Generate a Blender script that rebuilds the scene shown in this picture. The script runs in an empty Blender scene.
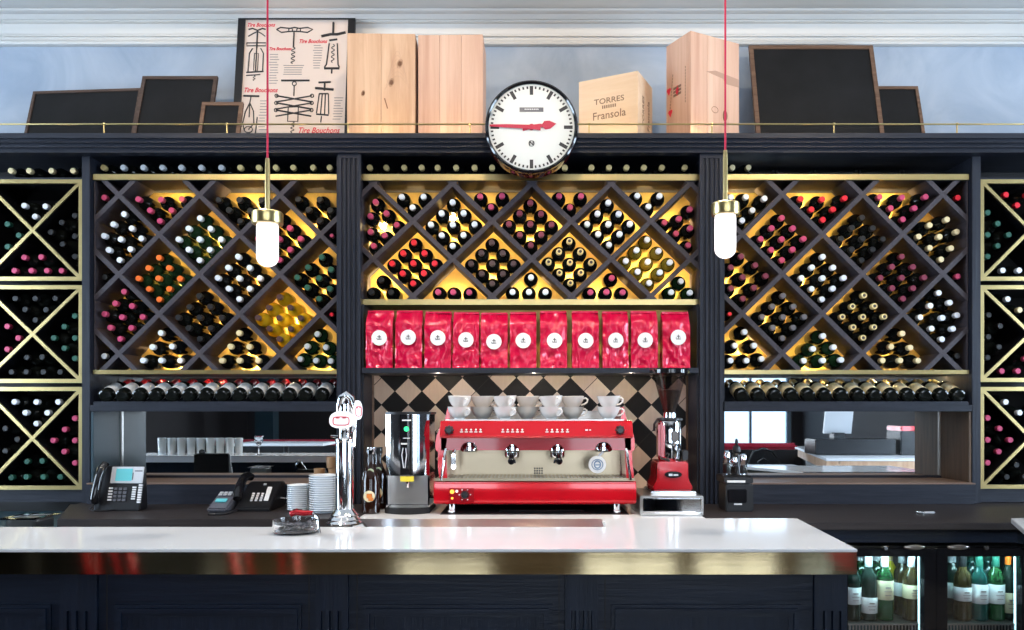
import bpy, bmesh, math, random
from mathutils import Vector, Matrix
random.seed(7)
C = bpy.context.scene.collection
PI = math.pi
# ---------------------------------------------------------------- camera frame (image taken as 1024 x 630)
F, VX, VY, H = 796.0, 525.0, 410.0, 1.413      # focal length in px, vanishing point, eye height
def X(px, d): return (px - VX) * d / F
def Z(py, d): return H + (VY - py) * d / F
def P(px, py, d): return Vector((X(px, d), d, Z(py, d)))

cam = bpy.data.cameras.new('camera')
cam.sensor_width = 36.0
cam.lens = F / 1024 * 36
cam.shift_x = -(VX - 512) / 1024
cam.shift_y = (VY - 315) / 1024
cam.clip_start = 0.05
co = bpy.data.objects.new('camera', cam); C.objects.link(co)
co.location = (0, 0, H); co.rotation_euler = (PI / 2, 0, 0)
bpy.context.scene.camera = co

# ---------------------------------------------------------------- materials
def _new(name):
    m = bpy.data.materials.new(name); m.use_nodes = True
    nt = m.node_tree
    return m, nt, nt.nodes['Principled BSDF']
def mat(name, col, rough=0.5, metal=0.0, trans=0.0, ior=1.5, emit=None, es=0.0, coat=0.0, bump=0.0, bscale=60, spec=0.5, alpha=1.0, var=0.0, vscale=8):
    m, nt, b = _new(name)
    I = b.inputs
    I['Base Color'].default_value = (*col, 1)
    I['Roughness'].default_value = rough
    I['Metallic'].default_value = metal
    I['Transmission Weight'].default_value = trans
    I['IOR'].default_value = ior
    I['Coat Weight'].default_value = coat
    I['Coat Roughness'].default_value = 0.05
    I['Specular IOR Level'].default_value = spec
    I['Alpha'].default_value = alpha
    if emit:
        I['Emission Color'].default_value = (*emit, 1); I['Emission Strength'].default_value = es
    if bump or var:
        tc = nt.nodes.new('ShaderNodeTexCoord')
        n = nt.nodes.new('ShaderNodeTexNoise'); n.inputs['Scale'].default_value = bscale if bump else vscale
        n.inputs['Detail'].default_value = 6
        nt.links.new(tc.outputs['Object'], n.inputs['Vector'])
        if bump:
            bp = nt.nodes.new('ShaderNodeBump'); bp.inputs['Strength'].default_value = bump; bp.inputs['Distance'].default_value = 0.01
            nt.links.new(n.outputs['Fac'], bp.inputs['Height']); nt.links.new(bp.outputs['Normal'], I['Normal'])
        if var:
            n2 = nt.nodes.new('ShaderNodeTexNoise'); n2.inputs['Scale'].default_value = vscale; n2.inputs['Detail'].default_value = 5
            nt.links.new(tc.outputs['Object'], n2.inputs['Vector'])
            r = nt.nodes.new('ShaderNodeValToRGB')
            r.color_ramp.elements[0].position = 0.3; r.color_ramp.elements[1].position = 0.7
            r.color_ramp.elements[0].color = (*[max(0, c * (1 - var)) for c in col], 1)
            r.color_ramp.elements[1].color = (*[min(1, c * (1 + var)) for c in col], 1)
            nt.links.new(n2.outputs['Fac'], r.inputs['Fac']); nt.links.new(r.outputs['Color'], I['Base Color'])
    return m
def wood(name, c1, c2, axis='z', scale=14.0, rough=0.45, bump=0.25, stretch=0.06, metal=0.0, knots=False):
    m, nt, b = _new(name)
    tc = nt.nodes.new('ShaderNodeTexCoord'); mp = nt.nodes.new('ShaderNodeMapping')
    s = {'x': (stretch, 1, 1), 'y': (1, stretch, 1), 'z': (1, 1, stretch)}[axis]
    mp.inputs['Scale'].default_value = s
    nt.links.new(tc.outputs['Object'], mp.inputs['Vector'])
    n = nt.nodes.new('ShaderNodeTexNoise'); n.inputs['Scale'].default_value = scale; n.inputs['Detail'].default_value = 8; n.inputs['Roughness'].default_value = 0.65
    n.inputs['Distortion'].default_value = 0.4
    nt.links.new(mp.outputs['Vector'], n.inputs['Vector'])
    r = nt.nodes.new('ShaderNodeValToRGB')
    r.color_ramp.elements[0].position = 0.32; r.color_ramp.elements[1].position = 0.68
    r.color_ramp.elements[0].color = (*c1, 1); r.color_ramp.elements[1].color = (*c2, 1)
    nt.links.new(n.outputs['Fac'], r.inputs['Fac'])
    out = r.outputs['Color']
    if knots:
        v = nt.nodes.new('ShaderNodeTexVoronoi'); v.inputs['Scale'].default_value = 5.0
        mk = nt.nodes.new('ShaderNodeMapping'); mk.inputs['Scale'].default_value = (1.2, 1.2, 0.7)
        nt.links.new(tc.outputs['Object'], mk.inputs['Vector']); nt.links.new(mk.outputs['Vector'], v.inputs['Vector'])
        kr = nt.nodes.new('ShaderNodeValToRGB')
        kr.color_ramp.elements[0].position = 0.05; kr.color_ramp.elements[0].color = (0.3, 0.3, 0.3, 1)
        kr.color_ramp.elements[1].position = 0.11; kr.color_ramp.elements[1].color = (1, 1, 1, 1)
        nt.links.new(v.outputs['Distance'], kr.inputs['Fac'])
        mx = nt.nodes.new('ShaderNodeMix'); mx.data_type = 'RGBA'; mx.blend_type = 'MULTIPLY'; mx.inputs[0].default_value = 1.0
        nt.links.new(out, mx.inputs[6]); nt.links.new(kr.outputs['Color'], mx.inputs[7]); out = mx.outputs[2]
    nt.links.new(out, b.inputs['Base Color'])
    b.inputs['Roughness'].default_value = rough; b.inputs['Metallic'].default_value = metal; b.inputs['Specular IOR Level'].default_value = 0.28
    if bump:
        bp = nt.nodes.new('ShaderNodeBump'); bp.inputs['Strength'].default_value = bump; bp.inputs['Distance'].default_value = 0.004
        nt.links.new(n.outputs['Fac'], bp.inputs['Height']); nt.links.new(bp.outputs['Normal'], b.inputs['Normal'])
    return m
def plaster(name, c1, c2, scale=1.6):
    m, nt, b = _new(name)
    tc = nt.nodes.new('ShaderNodeTexCoord')
    n = nt.nodes.new('ShaderNodeTexNoise'); n.inputs['Scale'].default_value = scale; n.inputs['Detail'].default_value = 9; n.inputs['Roughness'].default_value = 0.6; n.inputs['Distortion'].default_value = 1.6
    nt.links.new(tc.outputs['Object'], n.inputs['Vector'])
    r = nt.nodes.new('ShaderNodeValToRGB')
    r.color_ramp.elements[0].position = 0.3; r.color_ramp.elements[1].position = 0.72
    r.color_ramp.elements[0].color = (*c1, 1); r.color_ramp.elements[1].color = (*c2, 1)
    nt.links.new(n.outputs['Fac'], r.inputs['Fac']); nt.links.new(r.outputs['Color'], b.inputs['Base Color'])
    b.inputs['Roughness'].default_value = 0.7
    return m
def tile_checker(name, pitch, x0, z0):
    # rotated square tiles whose parity shifts every four columns, as on the wall
    m, nt, b = _new(name)
    N, L = nt.nodes.new, nt.links.new
    tc = N('ShaderNodeTexCoord'); sp = N('ShaderNodeSeparateXYZ'); L(tc.outputs['Object'], sp.inputs[0])
    def mth(op, a, bb=None):
        q = N('ShaderNodeMath'); q.operation = op
        for i, v in enumerate((a, bb)):
            if v is None: continue
            if isinstance(v, (int, float)): q.inputs[i].default_value = v
            else: L(v, q.inputs[i])
        return q.outputs[0]
    xx = mth('DIVIDE', mth('SUBTRACT', sp.outputs['X'], x0), pitch)
    zz = mth('DIVIDE', mth('SUBTRACT', z0, sp.outputs['Z']), pitch)
    u = mth('ADD', xx, zz); v = mth('SUBTRACT', xx, zz)
    i = mth('FLOOR', u); j = mth('FLOOR', v)
    strip = mth('FLOOR', mth('DIVIDE', mth('ADD', i, 1.0), 4.0))
    par = mth('MODULO', mth('ADD', mth('ADD', mth('ADD', i, j), strip), 400.0), 2.0)
    fu = mth('ABSOLUTE', mth('SUBTRACT', mth('FRACT', u), 0.5)); fv = mth('ABSOLUTE', mth('SUBTRACT', mth('FRACT', v), 0.5))
    edge = mth('GREATER_THAN', mth('MAXIMUM', fu, fv), 0.483)
    cid = N('ShaderNodeCombineXYZ'); L(i, cid.inputs[0]); L(j, cid.inputs[1])
    wn = N('ShaderNodeTexWhiteNoise'); L(cid.outputs[0], wn.inputs['Vector'])
    nz = N('ShaderNodeTexNoise'); nz.inputs['Scale'].default_value = 60; nz.inputs['Detail'].default_value = 6
    mp = N('ShaderNodeMapping'); mp.inputs['Scale'].default_value = (1, 1, 0.15); L(tc.outputs['Object'], mp.inputs['Vector']); L(mp.outputs[0], nz.inputs['Vector'])
    r = N('ShaderNodeValToRGB'); r.color_ramp.elements[0].color = (0.50, 0.37, 0.28, 1); r.color_ramp.elements[1].color = (0.76, 0.63, 0.52, 1)
    mixf = mth('ADD', mth('MULTIPLY', wn.outputs['Value'], 0.5), mth('MULTIPLY', nz.outputs['Fac'], 0.5)); L(mixf, r.inputs['Fac'])
    def mix(f, a, bcol):
        q = N('ShaderNodeMix'); q.data_type = 'RGBA'; L(f, q.inputs[0])
        for k, v in ((6, a), (7, bcol)):
            if isinstance(v, tuple): q.inputs[k].default_value = v
            else: L(v, q.inputs[k])
        return q.outputs[2]
    c = mix(par, (0.006, 0.005, 0.005, 1), r.outputs['Color'])
    c = mix(edge, c, (0.02, 0.017, 0.015, 1))
    L(c, b.inputs['Base Color']); b.inputs['Roughness'].default_value = 0.5; b.inputs['Specular IOR Level'].default_value = 0.2
    return m

M = {}
M['navy'] = wood('navy_stained_oak', (0.009, 0.011, 0.019), (0.020, 0.023, 0.035), 'z', 60, 0.42, 0.35)
M['navy_x'] = wood('navy_stained_oak_horizontal', (0.009, 0.011, 0.019), (0.020, 0.023, 0.035), 'x', 60, 0.42, 0.35)
M['lattice'] = wood('dark_lattice_oak', (0.034, 0.029, 0.036), (0.060, 0.051, 0.060), 'y', 50, 0.5, 0.2)
M['bar_navy'] = wood('bar_front_navy_oak', (0.0026, 0.0068, 0.017), (0.006, 0.0125, 0.029), 'z', 45, 0.42, 0.5)
M['bar_navy_x'] = wood('bar_front_navy_oak_rail', (0.0026, 0.0068, 0.017), (0.006, 0.0125, 0.029), 'x', 45, 0.42, 0.5)
M['counter'] = wood('dark_worktop_oak', (0.018, 0.015, 0.016), (0.038, 0.031, 0.031), 'x', 40, 0.42, 0.3)
M['black_void'] = mat('matt_black', (0.006, 0.006, 0.007), 0.7)
M['brown_side'] = wood('brown_stained_oak', (0.060, 0.036, 0.022), (0.12, 0.074, 0.045), 'z', 40, 0.5, 0.2)
M['brass'] = mat('brushed_brass', (0.66, 0.51, 0.23), 0.28, 1.0, bump=0.05, bscale=200)
M['brass_pol'] = wood('polished_brass_sheet', (0.62, 0.50, 0.28), (0.74, 0.61, 0.37), 'x', 60, 0.055, 0.02, 0.03, 1.0)
M['brass_back'] = mat('gold_brass_back', (0.86, 0.55, 0.14), 0.38, 0.25, bump=0.5, bscale=9, var=0.2, vscale=5)
M['white_quartz'] = mat('white_quartz', (0.78, 0.78, 0.79), 0.13, coat=0.3, var=0.03, vscale=3)
M['white'] = mat('white_ceramic', (0.84, 0.80, 0.75), 0.12, coat=0.4)
M['plate'] = mat('white_plate_ceramic', (0.78, 0.82, 0.86), 0.15, coat=0.3)
M['cornice'] = mat('cream_painted_plaster', (0.74, 0.72, 0.69), 0.6)
M['blue_wall'] = plaster('pale_blue_plaster', (0.31, 0.39, 0.51), (0.48, 0.55, 0.65))
M['ceiling'] = mat('white_ceiling_paint', (0.75, 0.74, 0.72), 0.8)
M['room_wall'] = mat('dark_room_paint', (0.022, 0.018, 0.020), 0.7)
M['floor'] = wood('dark_oak_floor', (0.10, 0.065, 0.042), (0.20, 0.14, 0.09), 'x', 12, 0.22, 0.1)
M['chrome'] = mat('chrome', (0.86, 0.86, 0.87), 0.06, 1.0)
M['steel'] = mat('brushed_steel', (0.52, 0.50, 0.48), 0.28, 1.0, bump=0.03, bscale=150)
M['steel_warm'] = mat('brushed_steel_panel', (0.46, 0.38, 0.27), 0.3, 1.0, bump=0.03, bscale=150)
M['black'] = mat('black_plastic', (0.010, 0.010, 0.012), 0.32)
M['black_gloss'] = mat('black_gloss', (0.008, 0.008, 0.010), 0.08)
M['red'] = mat('red_enamel', (0.47, 0.004, 0.012), 0.16, 0.2, coat=0.6)
M['red_dark'] = mat('dark_red_enamel', (0.30, 0.004, 0.010), 0.2, 0.2, coat=0.5)
M['red_foil'] = mat('pink_red_foil', (0.54, 0.002, 0.044), 0.14, 0.15, coat=0.0, bump=0.7, bscale=20, spec=0.6)
M['red_cord'] = mat('red_fabric_cord', (0.62, 0.01, 0.06), 0.6)
M['red_leather'] = mat('red_leather', (0.42, 0.01, 0.035), 0.35)
M['mirror'] = mat('mirror_silver', (0.88, 0.90, 0.90), 0.01, 1.0)
M['glass'] = mat('clear_glass', (1, 1, 1), 0.0, 0, 1.0, 1.45)
M['tumbler_glass'] = mat('wet_tumbler_glass', (0.92, 0.95, 0.95), 0.12, 0, 0.55, 1.45)
M['frost'] = mat('frosted_glass_shade', (0.95, 0.93, 0.93), 0.4, 0, 0.25, emit=(1.0, 0.93, 0.9), es=0.75)
M['slate'] = mat('slate_black', (0.009, 0.009, 0.010), 0.7, spec=0.25, var=0.3, vscale=6)
M['slate_frame'] = wood('walnut_frame', (0.10, 0.055, 0.035), (0.22, 0.13, 0.085), 'x', 40, 0.5, 0.2)
M['slate_frame_dark'] = wood('dark_walnut_frame', (0.055, 0.035, 0.028), (0.12, 0.078, 0.06), 'x', 40, 0.5, 0.2)
M['crate'] = wood('pine_crate', (0.52, 0.30, 0.18), (0.72, 0.48, 0.32), 'z', 16, 0.55, 0.12, 0.08, knots=True)
M['crate_pale'] = wood('pale_pine_crate', (0.66, 0.46, 0.30), (0.76, 0.58, 0.41), 'x', 14, 0.55, 0.06, 0.08)
M['crate_pink'] = wood('pinkish_pine_crate', (0.52, 0.29, 0.20), (0.72, 0.48, 0.36), 'z', 12, 0.55, 0.12, 0.05)
M['paper'] = mat('poster_paper', (0.80, 0.66, 0.58), 0.5)
M['ink'] = mat('black_ink', (0.03, 0.028, 0.03), 0.6)
M['ink_grey'] = mat('grey_ink', (0.30, 0.26, 0.25), 0.6)
M['ink_brown'] = mat('brown_stamp_ink', (0.20, 0.115, 0.075), 0.6)
M['ink_red'] = mat('red_ink', (0.70, 0.02, 0.05), 0.6)
M['stain'] = mat('brown_wood_stain', (0.45, 0.27, 0.19), 0.6)
M['knot'] = mat('wood_knot', (0.22, 0.10, 0.05), 0.6)
M['clock_white'] = mat('clock_face_white', (0.64, 0.66, 0.64), 0.4)
M['clock_red'] = mat('clock_hand_red', (0.46, 0.010, 0.045), 0.5)
M['clock_case'] = mat('clock_case_dark_red', (0.10, 0.012, 0.012), 0.15, 0.3, coat=0.6)
M['label_white'] = mat('bottle_label_white', (0.74, 0.74, 0.74), 0.5)
M['label_cream'] = mat('bottle_label_cream', (0.72, 0.62, 0.40), 0.5)
M['teal'] = mat('teal_lacquer', (0.012, 0.036, 0.052), 0.4)
M['lcd'] = mat('lcd_screen', (0.10, 0.38, 0.42), 0.3, emit=(0.14, 0.65, 0.70), es=0.22)
M['silver_plastic'] = mat('silver_plastic', (0.62, 0.63, 0.66), 0.35, 0.3)
M['key'] = mat('phone_key_white', (0.70, 0.70, 0.72), 0.4)
M['key_dark'] = mat('phone_key_grey', (0.10, 0.10, 0.12), 0.4)
M['beans'] = mat('coffee_beans', (0.030, 0.012, 0.006), 0.35, bump=1.0, bscale=120)
M['led'] = mat('warm_bulb', (1, 0.8, 0.4), 0.3, emit=(1.0, 0.72, 0.30), es=60)
M['green_led'] = mat('green_indicator', (0.02, 0.6, 0.2), 0.3, emit=(0.05, 0.9, 0.3), es=1.2)
M['orange_led'] = mat('orange_indicator', (0.8, 0.35, 0.05), 0.3, emit=(1.0, 0.4, 0.05), es=1.5)
M['yellow'] = mat('yellow_sticker', (0.75, 0.62, 0.05), 0.5)
M['lens_white'] = mat('lit_white_lens', (0.85, 0.85, 0.87), 0.3, emit=(1, 0.97, 0.98), es=0.5)
M['fridge_led'] = mat('fridge_light_strip', (0.8, 1, 1), 0.3, emit=(0.55, 0.95, 1.0), es=1.6)
M['fridge_in'] = mat('fridge_liner', (0.10, 0.16, 0.17), 0.5)
M['brown_tumbler'] = mat('brown_glazed_clay', (0.30, 0.17, 0.08), 0.35)
M['sill'] = wood('pinkish_oak_sill', (0.16, 0.10, 0.075), (0.27, 0.18, 0.135), 'x', 30, 0.4, 0.1)
M['window_frame'] = mat('blue_grey_window_paint', (0.25, 0.33, 0.40), 0.5)
M['table_white'] = mat('white_table_top', (0.78, 0.78, 0.80), 0.3)
M['bin_white'] = mat('grey_white_plastic', (0.6, 0.6, 0.6), 0.4)
M['sky_glow'] = mat('bright_overcast_sky', (0.8, 0.9, 1), 0.6, emit=(0.72, 0.86, 1.0), es=4.0)

# ---------------------------------------------------------------- mesh building
class MB:
    def __init__(s): s.bm = bmesh.new(); s.mi = 0
    def _add(s, vs, fs, smooth=False):
        v = [s.bm.verts.new(p) for p in vs]
        for f in fs:
            try:
                q = s.bm.faces.new([v[i] for i in f]); q.smooth = smooth; q.material_index = s.mi
            except ValueError: pass
        return v
    def _merge(s, tb, smooth=False, mtx=None):
        if mtx is not None: tb.transform(mtx)
        tb.verts.ensure_lookup_table(); tb.verts.index_update()
        s._add([v.co.copy() for v in tb.verts], [[v.index for v in f.verts] for f in tb.faces], smooth)
        tb.free(); return s
    def box(s, x0, x1, y0, y1, z0, z1, bv=0.0, seg=2, mtx=None):
        tb = bmesh.new(); bmesh.ops.create_cube(tb, size=1)
        for v in tb.verts:
            v.co = Vector(((x0 + x1) / 2 + v.co.x * (x1 - x0), (y0 + y1) / 2 + v.co.y * (y1 - y0), (z0 + z1) / 2 + v.co.z * (z1 - z0)))
        if bv > 0: bmesh.ops.bevel(tb, geom=tb.edges[:], offset=bv, segments=seg, affect='EDGES', clamp_overlap=True)
        return s._merge(tb, bv > 0, mtx)
    def prism(s, poly, a, b, axis='y', bv=0.0, smooth=False, mtx=None):
        # poly: 2D outline; axis y: (x,z), axis x: (y,z), axis z: (x,y)
        def p3(p, t): return {'y': (p[0], t, p[1]), 'x': (t, p[0], p[1]), 'z': (p[0], p[1], t)}[axis]
        tb = bmesh.new(); n = len(poly)
        va = [tb.verts.new(p3(p, a)) for p in poly]; vb = [tb.verts.new(p3(p, b)) for p in poly]
        tb.faces.new(va); tb.faces.new(vb[::-1])
        for i in range(n): tb.faces.new((va[i], vb[i], vb[(i + 1) % n], va[(i + 1) % n]))
        bmesh.ops.recalc_face_normals(tb, faces=tb.faces[:])
        if bv > 0: bmesh.ops.bevel(tb, geom=tb.edges[:], offset=bv, segments=2, affect='EDGES', clamp_overlap=True)
        return s._merge(tb, smooth or bv > 0, mtx)
    def lathe(s, prof, n=24, c=(0, 0, 0), axis='z', smooth=True, mtx=None, loop=False):
        # prof: (radius, height) pairs; ends close when radius is 0, else capped
        tb = bmesh.new(); rings = []
        for r, h in prof:
            if r < 1e-6: rings.append([tb.verts.new((0, 0, h))])
            else: rings.append([tb.verts.new((r * math.cos(2 * PI * k / n), r * math.sin(2 * PI * k / n), h)) for k in range(n)])
        for A, B in list(zip(rings, rings[1:])) + ([(rings[-1], rings[0])] if loop else []):
            for k in range(n):
                k2 = (k + 1) % n
                if len(A) == 1 and len(B) == 1: continue
                if len(A) == 1: tb.faces.new((A[0], B[k2], B[k]))
                elif len(B) == 1: tb.faces.new((A[k], A[k2], B[0]))
                else: tb.faces.new((A[k], A[k2], B[k2], B[k]))
        if len(rings[0]) > 1 and not loop: tb.faces.new(rings[0][::-1])
        if len(rings[-1]) > 1 and not loop: tb.faces.new(rings[-1])
        bmesh.ops.recalc_face_normals(tb, faces=tb.faces[:])
        mt = Matrix.Translation(Vector(c))
        if axis == 'y': mt = mt @ Matrix.Rotation(-PI / 2, 4, 'X')     # height runs along +Y
        if axis == 'x': mt = mt @ Matrix.Rotation(PI / 2, 4, 'Y')
        if mtx is not None: mt = mtx @ mt
        return s._merge(tb, smooth, mt)
    def cyl(s, c, r, h, axis='z', n=24, mtx=None): return s.lathe([(r, 0), (r, h)], n, c, axis, True, mtx)
    def sphere(s, c, r, sc=(1, 1, 1), n=16):
        tb = bmesh.new(); bmesh.ops.create_uvsphere(tb, u_segments=n, v_segments=max(8, n // 2), radius=r)
        return s._merge(tb, True, Matrix.Translation(Vector(c)) @ Matrix.Diagonal((*sc, 1)))
    def tube(s, pts, r, n=8, cyclic=False):
        pts = [Vector(p) for p in pts]; m = len(pts)
        rs = r if isinstance(r, (list, tuple)) else [r] * m
        rings = []; up = None
        for i, p in enumerate(pts):
            if cyclic: t = pts[(i + 1) % m] - pts[i - 1]
            else: t = pts[min(i + 1, m - 1)] - pts[max(i - 1, 0)]
            t.normalize()
            if up is None: up = t.orthogonal().normalized()
            up = (up - t * up.dot(t))
            up = up.normalized() if up.length > 1e-6 else t.orthogonal().normalized()
            w = t.cross(up)
            rings.append([p + (up * math.cos(2 * PI * k / n) + w * math.sin(2 * PI * k / n)) * rs[i] for k in range(n)])
        vs = [v for q in rings for v in q]; fs = []
        for i in range(m if cyclic else m - 1):
            a, b = i * n, ((i + 1) % m) * n
            for k in range(n): fs.append((a + k, b + k, b + (k + 1) % n, a + (k + 1) % n))
        if not cyclic: fs += [tuple(range(n))[::-1], tuple(range((m - 1) * n, m * n))]
        s._add(vs, fs, True); return s
    def ring(s, x0, x1, z0, z1, w, y0, y1, w2=None):
        # rectangular frame in the XZ plane
        w2 = w if w2 is None else w2
        s.box(x0, x0 + w, y0, y1, z0, z1); s.box(x1 - w, x1, y0, y1, z0, z1)
        s.box(x0 + w, x1 - w, y0, y1, z0, z0 + w2); s.box(x0 + w, x1 - w, y0, y1, z1 - w2, z1); return s
    def text(s, body, size, mtx, shear=0.0, align='CENTER', ext=0.0004, bold=0.0, sx=1.0):
        cu = bpy.data.curves.new('lettering', 'FONT'); cu.body = body; cu.size = size; cu.shear = shear
        cu.align_x = align; cu.align_y = 'CENTER'; cu.extrude = ext; cu.offset = bold; cu.resolution_u = 3
        o = bpy.data.objects.new('lettering', cu); C.objects.link(o)
        dg = bpy.context.evaluated_depsgraph_get(); dg.update()
        me = bpy.data.meshes.new_from_object(o.evaluated_get(dg))
        tb = bmesh.new(); tb.from_mesh(me)
        bpy.data.objects.remove(o); bpy.data.curves.remove(cu); bpy.data.meshes.remove(me)
        return s._merge(tb, False, mtx @ Matrix.Rotation(PI / 2, 4, 'X') @ Matrix.Diagonal((sx, 1, 1, 1)))
    def build(s, name, m, parent=None, local=False, sharp=35):
        if parent is not None and not local:
            root = parent
            while root.parent is not None: root = root.parent
            mw = Matrix.Translation(root.location) @ root.rotation_euler.to_matrix().to_4x4()
            s.bm.transform(mw.inverted())
        me = bpy.data.meshes.new(name); s.bm.to_mesh(me); s.bm.free()
        for q in (m if isinstance(m, (list, tuple)) else [m]): me.materials.append(M[q] if isinstance(q, str) else q)
        me.set_sharp_from_angle(angle=math.radians(sharp))
        o = bpy.data.objects.new(name, me); C.objects.link(o)
        if parent is not None: o.parent = parent
        return o
def tag(o, label=None, cat=None, group=None, kind=None):
    if label: o['label'] = label
    if cat: o['category'] = cat
    if group: o['group'] = group
    if kind: o['kind'] = kind
    return o
def thing(name, label, cat, loc=(0, 0, 0), rz=0.0, group=None):
    o = bpy.data.objects.new(name, None); C.objects.link(o); o.empty_display_size = 0.05
    o.location = loc; o.rotation_euler = (0, 0, rz)
    return tag(o, label, cat, group)
def struct(name, mb, m): return tag(mb.build(name, m), kind='structure')
def dup(root, loc=None, rz=None, label=None, group=None):
    r = root.copy(); C.objects.link(r)
    if loc is not None: r.location = loc
    if rz is not None: r.rotation_euler = (0, 0, rz)
    if label: r['label'] = label
    if group: r['group'] = group
    for ch in list(root.children):
        c = ch.copy(); C.objects.link(c); c.parent = r
        for g in list(ch.children):
            d = g.copy(); C.objects.link(d); d.parent = c
    return r
def clip(poly, x0, x1, z0, z1):
    def cut(pl, inside, inter):
        out = []
        for i, p in enumerate(pl):
            q = pl[(i + 1) % len(pl)]
            if inside(p):
                out.append(p)
                if not inside(q): out.append(inter(p, q))
            elif inside(q): out.append(inter(p, q))
        return out
    def ix(v): return lambda p, q: (v, p[1] + (q[1] - p[1]) * (v - p[0]) / (q[0] - p[0]))
    def iz(v): return lambda p, q: (p[0] + (q[0] - p[0]) * (v - p[1]) / (q[1] - p[1]), v)
    for ins, it in ((lambda p: p[0] >= x0, ix(x0)), (lambda p: p[0] <= x1, ix(x1)), (lambda p: p[1] >= z0, iz(z0)), (lambda p: p[1] <= z1, iz(z1))):
        if poly: poly = cut(poly, ins, it)
    return poly
# ================================================================ the room
RX, RY0, RY1, RZ = 5.2, -6.0, 4.78, 4.02
b = MB(); b.box(-RX, RX, RY0, RY1, -0.1, 0); struct('floor', b, 'floor')
b = MB(); b.box(-RX, RX, RY0, RY1, RZ, RZ + 0.1); struct('ceiling', b, 'ceiling')
b = MB(); b.box(-RX, RX, RY1, RY1 + 0.1, 0, RZ); struct('wall_back', b, 'blue_wall')
# plaster cornice where the back wall meets the ceiling
zc = Z(44.5, 4.75)
prof = [(4.78, zc), (4.745, zc), (4.738, zc + 0.012), (4.745, zc + 0.024), (4.752, zc + 0.03), (4.752, Z(37, 4.75)), (4.73, Z(36, 4.73)), (4.73, Z(34.5, 4.73)),
        (4.745, Z(33.5, 4.74)), (4.735, Z(24, 4.735)), (4.70, Z(21.5, 4.70)), (4.70, Z(20, 4.70)), (4.68, Z(19, 4.68)), (4.655, Z(14, 4.655)), (4.615, Z(12, 4.615)),
        (4.60, Z(10, 4.6)), (4.60, Z(8, 4.6)), (4.55, Z(6.5, 4.55)), (4.50, Z(2, 4.5)), (4.38, Z(-8, 4.38)), (4.25, RZ), (4.78, RZ)]
b = MB(); b.prism(prof, -RX, RX, 'x'); struct('trim_cornice', b, 'cornice')
# side walls and rear wall with window openings
def wall_with_windows(name, axis, pos, th, u0, u1, wins, m):
    # wins: (u_a, u_b, z_a, z_b), one sill and head height per window
    b = MB()
    def bx(ua, ub, za, zb):
        if ub - ua < 1e-4 or zb - za < 1e-4: return
        if axis == 'y': b.box(ua, ub, pos, pos + th, za, zb)
        else: b.box(pos, pos + th, ua, ub, za, zb)
    u = u0
    for (a, c, za, zb) in sorted(wins):
        bx(u, a, 0, RZ); bx(a, c, 0, za); bx(a, c, zb, RZ); u = c
    bx(u, u1, 0, RZ)
    return struct(name, b, m)
REAR = [(-1.7, -0.4, 0.6, 3.3), (0.7, 2.0, 0.45, 3.3), (2.15, 3.3, 0.45, 3.3), (3.5, 5.0, 0.45, 3.3)]
LEFT = [(0.9, 1.9, 0.8, 3.3), (2.1, 3.1, 0.8, 3.3)]
RIGHT = [(0.9, 1.9, 0.8, 3.3), (2.1, 3.1, 0.8, 3.3)]
wall_with_windows('wall_rear', 'y', RY0 - 0.2, 0.2, -RX, RX, REAR, 'room_wall')
wall_with_windows('wall_left', 'x', -RX - 0.2, 0.2, RY0, RY1, LEFT, 'room_wall')
wall_with_windows('wall_right', 'x', RX, 0.2, RY0, RY1, RIGHT, 'room_wall')
wi = 0
def window(axis, pos, w):
    global wi
    wi += 1
    a, c, za, zb = w
    f = MB(); g = MB()
    def bx(q, ua, ub, z0, z1, t0, t1):
        if axis == 'y': q.box(ua, ub, pos + t0, pos + t1, z0, z1)
        else: q.box(pos + t0, pos + t1, ua, ub, z0, z1)
    e = 0.07
    bx(f, a, a + e, za, zb, -.04, .04); bx(f, c - e, c, za, zb, -.04, .04)
    bx(f, a + e, c - e, za, za + e, -.04, .04); bx(f, a + e, c - e, zb - e, zb, -.04, .04)
    mid = (a + c) / 2
    bx(f, mid - .02, mid + .02, za + e, zb - e, -.03, .03); bx(f, a + e, c - e, zb - .85, zb - .81, -.025, .025)
    o = f.build('window_%d' % wi, 'window_frame'); tag(o, kind='structure')
    bx(g, a + e, c - e, za + e, zb - e, -.004, .004)
    g.build('window_pane', M['pane'], o)
m = bpy.data.materials.new('window_glass'); m.use_nodes = True; nt = m.node_tree; nt.nodes.remove(nt.nodes['Principled BSDF'])
tr = nt.nodes.new('ShaderNodeBsdfTransparent'); tr.inputs[0].default_value = (0.96, 0.98, 1, 1); gl = nt.nodes.new('ShaderNodeBsdfGlossy'); gl.inputs['Roughness'].default_value = 0.02
mx = nt.nodes.new('ShaderNodeMixShader'); mx.inputs[0].default_value = 0.06
nt.links.new(tr.outputs[0], mx.inputs[1]); nt.links.new(gl.outputs[0], mx.inputs[2]); nt.links.new(mx.outputs[0], nt.nodes['Material Output'].inputs[0])
M['pane'] = m
m2 = m.copy(); m2.name = 'clear_hopper_plastic'; m2.node_tree.nodes['Transparent BSDF'].inputs[0].default_value = (0.78, 0.74, 0.73, 1); m2.node_tree.nodes['Mix Shader'].inputs[0].default_value = 0.08
M['hopper'] = m2
for w in REAR: window('y', RY0 - 0.1, w)
for w in LEFT: window('x', -RX - 0.1, w)
for w in RIGHT: window('x', RX + 0.1, w)

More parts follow.
